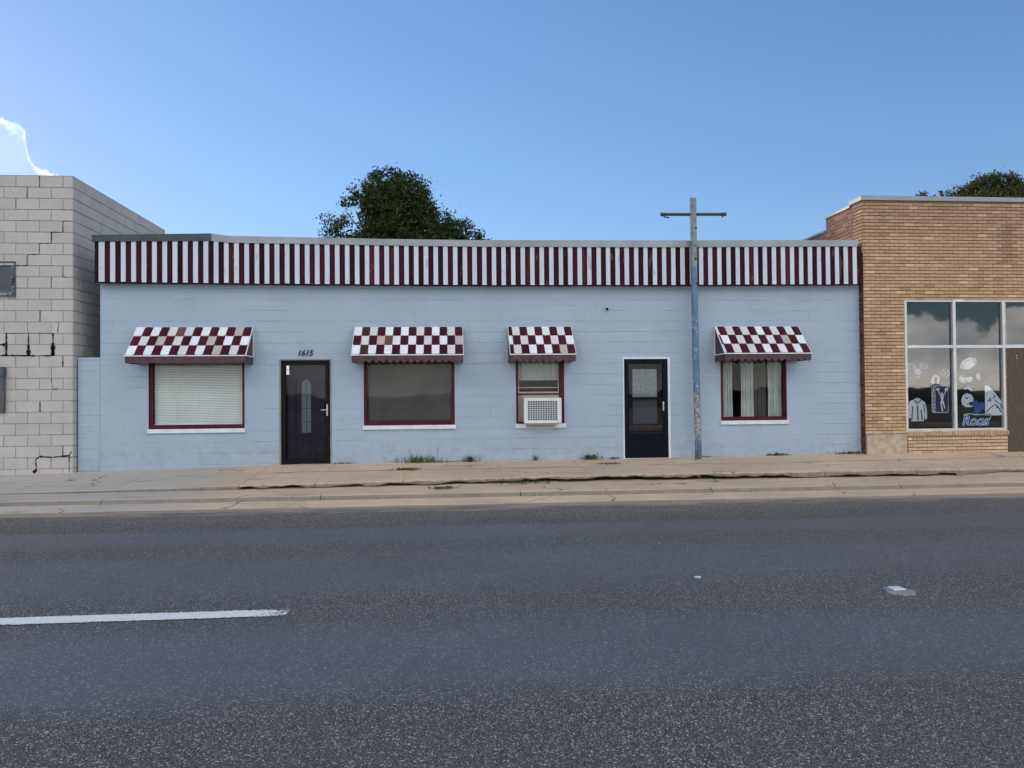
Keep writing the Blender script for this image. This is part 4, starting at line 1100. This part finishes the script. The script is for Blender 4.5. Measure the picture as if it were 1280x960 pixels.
stroke(q, [(cx-.024, 1.48), (cx-.055, 1.54), (cx-.07, 1.60)], .018, 4); stroke(q, [(cx+.024, 1.48), (cx+.05, 1.53), (cx+.075, 1.60)], .018, 4)
stroke(q, [(cx-.015, 1.34), (cx-.012, 1.26), (cx+.005, 1.17)], .024, 4); stroke(q, [(cx+.02, 1.34), (cx+.035, 1.28), (cx+.045, 1.23)], .022, 4)
poly(q, ell(cx-.08, 1.61, .035, .03), 5); poly(q, ell(cx+.082, 1.61, .035, .03), 5); q.build('cheerleader', 'decal_white', o)
for i, ch in enumerate('DUTEXAD'):
    t_o = text_obj('letter', ch, .085, 9.512, DY-.006, 1.645-i*.073, 'decal_navy', o, rot=0, extrude=.0005, offset=.002)
# hoodie
o = decal('hoodie_cutout', 'grey paper hoodie shape low in the left shop pane', 'paper cutout', 9.20, 1.22)
q = MB(); poly(q, [(9.09, .98), (9.31, .98), (9.315, 1.15), (9.325, 1.02), (9.365, 1.03), (9.36, 1.22), (9.33, 1.36), (9.26, 1.41), (9.23, 1.44), (9.17, 1.44), (9.14, 1.41), (9.07, 1.38), (9.035, 1.24), (9.05, 1.05), (9.085, 1.04)]); q.build('hoodie', 'decal_white', o)
q = MB(); stroke(q, [(9.15, 1.40), (9.2, 1.33), (9.26, 1.40)], .02, 1); stroke(q, [(9.12, 1.28), (9.10, 1.0)], .018, 1); stroke(q, [(9.2, 1.3), (9.205, .99)], .022, 1); stroke(q, [(9.26, 1.2), (9.28, 1.0)], .02, 1); stroke(q, [(9.31, 1.32), (9.32, 1.15)], .014, 2); q.build('fold', 'decal_navy', o)
# pompom figure top left
o = decal('pompom_cutout', 'pale blue paper pompoms at the upper left of the shop window', 'paper cutout', 9.19, 2.05)
q = MB()
for cx, cz in ((9.09, 2.09), (9.13, 2.06), (9.28, 2.08), (9.32, 2.06), (9.10, 2.05)): poly(q, ell(cx, cz, .055, .05, 0, 9), 0 if cx > 9.2 else 1)
stroke(q, [(9.12, 2.06), (9.2, 2.0), (9.28, 2.06)], .03, 2); q.build('pompoms', 'decal_pale_blue', o)
q = MB(); stroke(q, [(9.15, 1.98), (9.2, 2.0), (9.25, 1.95)], .03, 3); stroke(q, [(9.16, 1.94), (9.24, 1.91)], .025, 3); q.build('ribbon', 'decal_white', o)
q = MB(); poly(q, ell(9.21, 1.86, .035, .025), 3); q.build('hands', 'decal_skin', o)
# small arch and blue outline
o = decal('arch_cutout', 'small white paper arch above the cheerleader poster', 'paper cutout', 9.53, 1.80)
q = MB(); stroke(q, [(9.45, 1.74), (9.48, 1.86), (9.53, 1.88), (9.58, 1.85), (9.56, 1.72)], .045); stroke(q, [(9.45, 1.74), (9.50, 1.745)], .035, 1); stroke(q, [(9.54, 1.745), (9.57, 1.74)], .04, 1); q.build('arch', 'decal_white', o)
o = decal('mitten_cutout', 'faint blue outlined leaf shape between the upper panes', 'paper cutout', 9.69, 1.94)
q = MB(); pts = ell(9.69, 1.93, .06, .085, R(-10), 14); pts.append(pts[0]); stroke(q, pts, .014); stroke(q, [(9.66, 1.97), (9.70, 1.93), (9.72, 1.98)], .01, 1); stroke(q, [(9.65, 1.91), (9.73, 1.89)], .012, 1); q.build('outline', 'decal_pale_blue', o)
# bus-like blue white blob, small white shape, cap
o = decal('crowd_cutout', 'blue and white paper megaphone shape below the football', 'paper cutout', 10.36, 1.83)
q = MB(); poly(q, ell(10.30, 1.81, .085, .08, 0, 10)); poly(q, ell(10.41, 1.81, .07, .065, .4, 9), 1); q.build('shape', 'decal_white', o)
q = MB(); stroke(q, [(10.27, 1.87), (10.36, 1.86), (10.43, 1.87)], .035, 2); stroke(q, [(10.33, 1.8), (10.35, 1.76)], .03, 2); stroke(q, [(10.26, 1.80), (10.28, 1.76)], .012, 2); q.build('marking', 'decal_blue', o)
o = decal('leaf_cutout', 'small white paper teardrop beside the blue and white shape', 'paper cutout', 10.56, 1.85)
q = MB(); poly(q, [(10.52, 1.90), (10.55, 1.93), (10.60, 1.92), (10.61, 1.85), (10.595, 1.77), (10.57, 1.80), (10.52, 1.82)]); q.build('teardrop', 'decal_white', o)
o = decal('cap_cutout', 'blue paper cap above the helmet cutout', 'paper cutout', 10.38, 1.66)
q = MB(); poly(q, [(10.31, 1.66), (10.36, 1.71), (10.44, 1.70), (10.465, 1.64), (10.40, 1.61), (10.33, 1.62)]); q.build('crown', 'decal_blue', o)
q = MB(); stroke(q, [(10.26, 1.61), (10.34, 1.63), (10.44, 1.57)], .035, 1); q.build('brim', 'decal_white', o)
# helmet
o = decal('helmet_cutout', 'white paper football helmet in the right shop pane', 'paper cutout', 10.34, 1.38)
q = MB(); poly(q, [(10.24, 1.30), (10.225, 1.40), (10.26, 1.49), (10.34, 1.53), (10.43, 1.50), (10.475, 1.42), (10.46, 1.36), (10.38, 1.345), (10.40, 1.28), (10.46, 1.28), (10.44, 1.25), (10.32, 1.25)]); q.build('shell', 'decal_white', o)
q = MB(); stroke(q, [(10.31, 1.45), (10.335, 1.41), (10.37, 1.46)], .018, 1); poly(q, ell(10.36, 1.315, .016, .016, 0, 8), 1); stroke(q, [(10.39, 1.32), (10.45, 1.33)], .015, 1); q.build('stripe', 'decal_navy', o)
# blue blob figures
o = decal('paw_cutout', 'royal blue paper blobs beside the helmet cutout', 'paper cutout', 10.55, 1.25)
q = MB()
for cx, cz, r_ in ((10.50, 1.33, .07), (10.54, 1.22, .09), (10.69, 1.27, .09), (10.76, 1.29, .06), (10.50, 1.12, .07), (10.62, 1.31, .05)): poly(q, ell(cx, cz, r_, r_*.9, 0, 11), int(cx*100) % 5)
q.build('blobs', 'decal_blue', o)
# triangle poster
o = decal('pennant_poster', 'large white triangular drawing at the right of the shop window', 'poster', 10.92, 1.32)
q = MB(); poly(q, [(10.80, 1.08), (11.03, 1.08), (11.035, 1.20), (11.01, 1.36), (10.93, 1.53), (10.84, 1.68), (10.80, 1.69)], 6)
q.build('sheet', 'decal_white', o)
q = MB(); stroke(q, [(10.81, 1.14), (10.87, 1.24), (10.93, 1.30), (10.98, 1.22), (11.0, 1.14)], .014, 7); stroke(q, [(10.83, 1.38), (10.87, 1.36), (10.86, 1.44)], .018, 8); stroke(q, [(10.90, 1.5), (10.93, 1.45), (10.89, 1.42)], .012, 8); stroke(q, [(10.92, 1.40), (10.96, 1.33), (11.0, 1.30), (11.01, 1.22)], .014, 9); stroke(q, [(10.95, 1.28), (10.95, 1.22)], .02, 10)
q.build('line_drawing', 'decal_navy', o)
# script emblem
o = decal('script_emblem', 'navy script emblem with white outline at the bottom of the window', 'paper cutout', 10.50, 1.0)
q = MB(); stroke(q, [(10.24, 1.10), (10.35, 1.12), (10.50, 1.10), (10.82, 1.10), (10.79, 1.01), (10.70, 1.02), (10.70, .92), (10.62, .89), (10.50, .90)], .016, 6); stroke(q, [(10.24, 1.10), (10.26, 1.04), (10.34, 1.03), (10.29, .91)], .016, 6); q.build('outline', 'decal_white', o)
text_obj('script', 'Roos', .27, 10.49, DY-.014, .985, 'decal_white', o, shear=.25, offset=.010, extrude=.0005)
text_obj('script', 'Roos', .27, 10.49, DY-.017, .985, 'decal_blue', o, shear=.25, offset=.0, extrude=.0005)

for o in list(col.objects):
    sh = {'hoodie_cutout': (.08, 1.22), 'cheer_poster': (.125, 1.13), 'arch_cutout': (.15, 1.1), 'mitten_cutout': (.19, 1.4), 'pompom_cutout': (.09, 1.3), 'football_cutout': (-.04, 1.1),
          'pennant_poster': (-.03, 1.65), 'crowd_cutout': (-.04, 1.1), 'helmet_cutout': (-.02, 1.05)}.get(o.name)
    if sh: o.location.x += sh[0]; o.scale.x = sh[1]

# ------------------------------------------------------------------ trees
def leaf_crown(lobes, n, size, seed):
    r_ = random.Random(seed); mb = MB(); tot = sum(l[3]*l[4]*l[5] for l in lobes)
    for (cx, cy, cz, rx, ry, rz) in lobes:
        m_ = int(n*(rx*ry*rz)/tot)
        # each lobe is itself a swarm of small tufts
        nt = max(8, int(m_/26))
        for _ in range(nt):
            while True:
                u = Vector((r_.uniform(-1, 1), r_.uniform(-1, 1), r_.uniform(-1, 1)))
                if .15 < u.length < 1: break
            u = u*(u.length**-.35)
            if u.length > 1.06: u *= 1.06/u.length
            tx, ty, tz = cx+u.x*rx, cy+u.y*ry, cz+u.z*rz; tr = r_.uniform(.10, .30)*min(1, (rx+.4))
            shade = r_.uniform(.55, 1.35)
            for _ in range(26):
                p = Vector((r_.gauss(0, 1), r_.gauss(0, 1), r_.gauss(0, .8)))*tr*.62+Vector((tx, ty, tz))
                a = Vector((r_.gauss(0, 1), r_.gauss(0, 1), r_.gauss(0, 1))).normalized(); b = a.cross(Vector((r_.gauss(0, 1), r_.gauss(0, 1), r_.gauss(0, 1)))).normalized()
                s_ = size*r_.uniform(.5, 1.3); k = shade*r_.uniform(.75, 1.25)
                mb.face([p-a*s_, p-b*s_*.45, p+a*s_, p+b*s_*.45], (k, k*r_.uniform(.95, 1.05), k*.9))
    return mb
def tree(name, label, loc, limbs, lobes, n, size, leaf, seed, rad=.28):
    o = thing(name, label, 'tree', loc)
    tk = MB()
    tk.tube([loc, (loc[0]+.1, loc[1], loc[2]+1.5), (loc[0]-.05, loc[1], loc[2]+3.6)], [rad, rad*.8, rad*.62], 12)
    top = Vector((loc[0]-.05, loc[1], loc[2]+3.5))
    for (x, y, z) in limbs:
        e_ = Vector((x, y, z)); m_ = top.lerp(e_, .5)+Vector((.15, .1, .25))
        tk.tube([top, m_, e_], [rad*.5, rad*.3, rad*.1], 8)
        rr = random.Random(int(x*100))
        for k in range(5):
            s_ = m_.lerp(e_, rr.random()); tk.tube([s_, s_+Vector((rr.uniform(-.8, .8), rr.uniform(-.8, .8), rr.uniform(.1, .9)))], [rad*.12, rad*.04], 5)
    tk.build('trunk', 'bark', o, smooth=True)
    leaf_crown(lobes, n, size, seed).build('crown', leaf, o)
    return o
TY = 14
def tp(px, py_, y):   # position in world of a direction measured on site
    return None
tree('broadleaf_tree', 'dark leafy tree rising behind the blue building roof', (-1.8, TY, -.05),
     [(-1.9, TY, 8.8), (-3.3, TY, 8.4), (-3.9, TY, 7.3), (.0, TY, 7.6), (1.1, TY+.3, 7.2)],
     [(-1.9, TY, 8.5, 1.1, 1.2, 1.0), (-2.15, TY, 9.3, .85, .8, .68), (-1.45, TY, 9.1, .82, .8, .66), (-1.1, TY, 8.6, .7, .7, .6), (-3.05, TY, 9.0, .5, .5, .34), (-3.45, TY-.2, 8.65, .40, .4, .22), (-2.8, TY, 8.5, .4, .5, .42),
      (-4.05, TY, 8.0, .5, .5, .34), (-4.25, TY, 7.55, .34, .4, .2), (-3.5, TY, 7.3, .5, .6, .25), (-.75, TY, 8.2, .5, .7, .5), (-.1, TY, 7.9, .6, .7, .5), (.45, TY, 7.75, .6, .7, .36), (.9, TY, 7.45, .5, .6, .24), (1.35, TY, 7.3, .3, .4, .14),
      (-1.6, TY, 6.7, 2.4, 1.5, .8), (-2.0, TY, 7.6, 1.1, 1.3, .9), (-1.9, TY, 8.1, .75, .8, .9), (-1.2, TY, 7.7, .9, .9, .55), (-.3, TY, 7.45, 1.0, .8, .4), (-2.9, TY, 7.35, .7, .7, .35)],
     62000, .066, 'leaf_dark', 5)
TY2 = 19
tree('juniper_tree', 'olive-green bushy tree showing above the tan brick parapet', (25.2, TY2, -.05),
     [(24.4, TY2, 10.2), (25.6, TY2, 10.6), (26.6, TY2, 10.3), (23.4, TY2, 9.9)],
     [(24.9, TY2, 10.95, .8, 1.0, .65), (25.7, TY2, 11.0, .8, 1, .72), (24.0, TY2, 10.75, .55, .7, .42), (23.3, TY2, 10.65, .4, .5, .36), (22.6, TY2, 10.5, .3, .4, .3), (26.7, TY2, 10.8, .6, .8, .6), (25.4, TY2, 9.9, 3.0, 2, .9), (21.9, TY2, 10.45, .25, .3, .3), (27.8, TY2, 10.5, .8, .8, .7)],
     42000, .068, 'leaf_olive', 9)

# unseen scrub behind the viewer, added to break the horizon mirrored in the glass
fb = MB(); rf_ = random.Random(6); x = -170.
while x < 170:
    for k in range(5):
        cx_, cy_ = x+rf_.uniform(0, 4), -88+rf_.uniform(-4, 4); h_ = (1.6+1.6*abs(wob(x, .05, 41))+1.1*max(0, wob(x, .3, 43)))*rf_.uniform(.7, 1.1); r_ = rf_.uniform(1.2, 2.6)
        n_ = 9; ring = []
        for t_ in (0, .45, .8, 1):
            rr2 = r_*(1, 1.05, .75, .2)[int(t_*3.01) if t_ < 1 else 3]
            ring.append([(cx_+rr2*math.cos(2*math.pi*q/n_)*rf_.uniform(.8, 1.15), cy_+rr2*math.sin(2*math.pi*q/n_), -.1+h_*t_+rf_.uniform(-.12, .12)) for q in range(n_)])
        for A, B in zip(ring, ring[1:]):
            for q in range(n_): fb.face([A[q], A[(q+1) % n_], B[(q+1) % n_], B[q]])
        fb.face(ring[-1])
    x += 3.2
struct(fb.build('reflection_scrub', 'scrub'), 'low dark scrub added far across the road for the glass reflections', None, 'stuff')

# ------------------------------------------------------------------ weeds
def weed(label, x, y, n, spread, height, flat=False, seed=1, sx=1.0, leafy=.5):
    r_ = random.Random(seed)
    if y > -2.2: z0 = lerp(interp(x, base_z), interp(x, top_z), -y/2.2)
    else: z0 = interp(x, bot_z)-.012*(-y-2.2)
    mb = MB()
    for i in range(n):
        bx, by = x+r_.gauss(0, spread*sx*.5), min(-.012, y+r_.gauss(0, spread*.18))
        if flat: by = y+r_.gauss(0, spread*.35)
        h = height*r_.uniform(.35, 1.0)*(1 if r_.random() < .8 else 1.35); an = r_.uniform(0, 2*math.pi); le = r_.uniform(.2, .8)*h*(2.2 if flat else .7)
        dx, dy = math.cos(an)*le, math.sin(an)*le*.6
        if by+dy > -.01: dy = -.01-by
        w_ = r_.uniform(.0025, .006); k = r_.uniform(.6, 1.4); c = (k, k, k*.8)
        px_, py_ = -math.sin(an)*w_, math.cos(an)*w_
        m_ = (bx+dx*.35, by+dy*.35, z0+h*.65); t_ = (bx+dx, by+dy, z0+h*(.9 if not flat else .55))
        mb.face([(bx-px_, by-py_, z0), (bx+px_, by+py_, z0), (m_[0]+px_, m_[1]+py_, m_[2]), (m_[0]-px_, m_[1]-py_, m_[2])], c)
        mb.face([(m_[0]-px_, m_[1]-py_, m_[2]), (m_[0]+px_, m_[1]+py_, m_[2]), t_], c)
        if r_.random() < leafy:
            for _ in range(3):
                q_ = Vector(m_).lerp(Vector(t_), r_.random()); a = Vector((r_.gauss(0, 1), r_.gauss(0, 1), r_.gauss(0, .6))).normalized(); b = a.cross(Vector((0, 0, 1))+Vector((r_.random(), 0, 0))).normalized(); s_ = r_.uniform(.008, .02)
                q_.y = min(q_.y, -.03)
                mb.face([q_-a*s_, q_-b*s_*.5, q_+a*s_, q_+b*s_*.5], c)
    return tag(mb.build('weed', 'leaf_weed', loc=(x, y, z0)), label, 'weed', 'weeds in the pavement joints')
weed('tall wispy grass tuft at the wall left of centre', -.55, -.05, 130, .26, .14, seed=1, sx=1.5)
w_ = weed('long thin seed stems rising from the grass tuft by the wall', -.45, -.06, 9, .30, .34, seed=2, sx=1.2, leafy=0)
weed('small leafy weed at the wall under the dark screened window', .42, -.05, 70, .10, .11, seed=3, sx=1.3, leafy=1)
weed('single upright sprig at the wall under the air conditioner', 1.66, -.04, 18, .03, .13, seed=4, leafy=1)
weed('spiky weed at the wall left of the navy door', 2.72, -.06, 80, .14, .12, seed=5, sx=1.3, leafy=.8)
weed('low green fringe at the wall right of the plum door', -1.95, -.03, 50, .16, .03, seed=6, sx=1.5)
weed('flat weed mat growing over the pale sidewalk seam', -.72, -.98, 200, .18, .045, True, seed=7, sx=1.4)
weed('flat weed mat on the curb below the screened window', -.10, -2.68, 150, .13, .035, True, seed=8, sx=1.5)
weed('flat weed mat on the sidewalk before the navy door', 2.93, -.75, 130, .17, .03, True, seed=9, sx=1.6)
weed('straggling weeds in the broken step edge near the middle', 1.25, -2.27, 200, .30, .045, True, seed=10, sx=1.6)
weed('dark tuft at the wall below the curtained window', 6.42, -.03, 70, .14, .055, seed=11, sx=1.6, leafy=1)
weed('dark tuft where the blue wall meets the brick building', 7.9, -.03, 70, .22, .05, seed=12, sx=1.4, leafy=1)
weed('sparse green fringe at the foot of the blue pole', 4.98, -.03, 30, .12, .03, seed=13, sx=1.6)
weed('thin fringe of grass along the wall between the grass tuft and the leafy weed', -.02, -.03, 60, .30, .035, seed=14, sx=1.5)
weed('tiny tuft at the left foot of the navy door', 3.18, -.03, 24, .08, .04, seed=15, sx=1.3, leafy=1)

# ------------------------------------------------------------------ road marker and litter
rm = thing('road_marker', 'white reflective marker on a pale round patch in the road', 'road marker', (3.5, -8.84, 0))
q = MB(); rp = random.Random(2); out = [(3.5+(.105+rp.uniform(-.012, .012))*math.cos(2*math.pi*i/22), -8.85+(.115+rp.uniform(-.02, .02))*math.sin(2*math.pi*i/22)) for i in range(22)]
q.face([(x, y, .008) for x, y in out]); n = len(out)
for i in range(n): (x0, y0), (x1, y1) = out[i], out[(i+1) % n]; q.face([(x0, y0, .008), (x0, y0, -.01), (x1, y1, -.01), (x1, y1, .008)])
q.build('patch', 'adhesive' if 'adhesive' in M else 'curb_concrete', rm)
q = MB(); q.box(3.445, 3.545, -8.87, -8.77, .0085, .024, bev=.007); q.build('reflector', 'white_paint', rm)
for p_ in rm.children: 
    if p_.name.startswith('patch'):
        pmat('patch_grey', (.36, .36, .34), (.26, .26, .25), 12, .8, .4, 60); p_.data.materials[0] = M['patch_grey']
q = MB(); q.face([(2.06, -8.24, .008), (2.10, -8.28, .012), (2.12, -8.25, .02), (2.08, -8.21, .012)]); q.face([(2.06, -8.24, .008), (2.08, -8.21, .012), (2.12, -8.25, .02), (2.10, -8.28, .006)])
tag(q.build('paper_scrap', 'decal_white', loc=(2.09, -8.25, .01)), 'tiny white paper scrap lying on the road', 'litter')

# ------------------------------------------------------------------ render settings
scene.render.engine = 'CYCLES'
scene.cycles.max_bounces = 8; scene.cycles.transparent_max_bounces = 12
scene.cycles.use_denoising = True
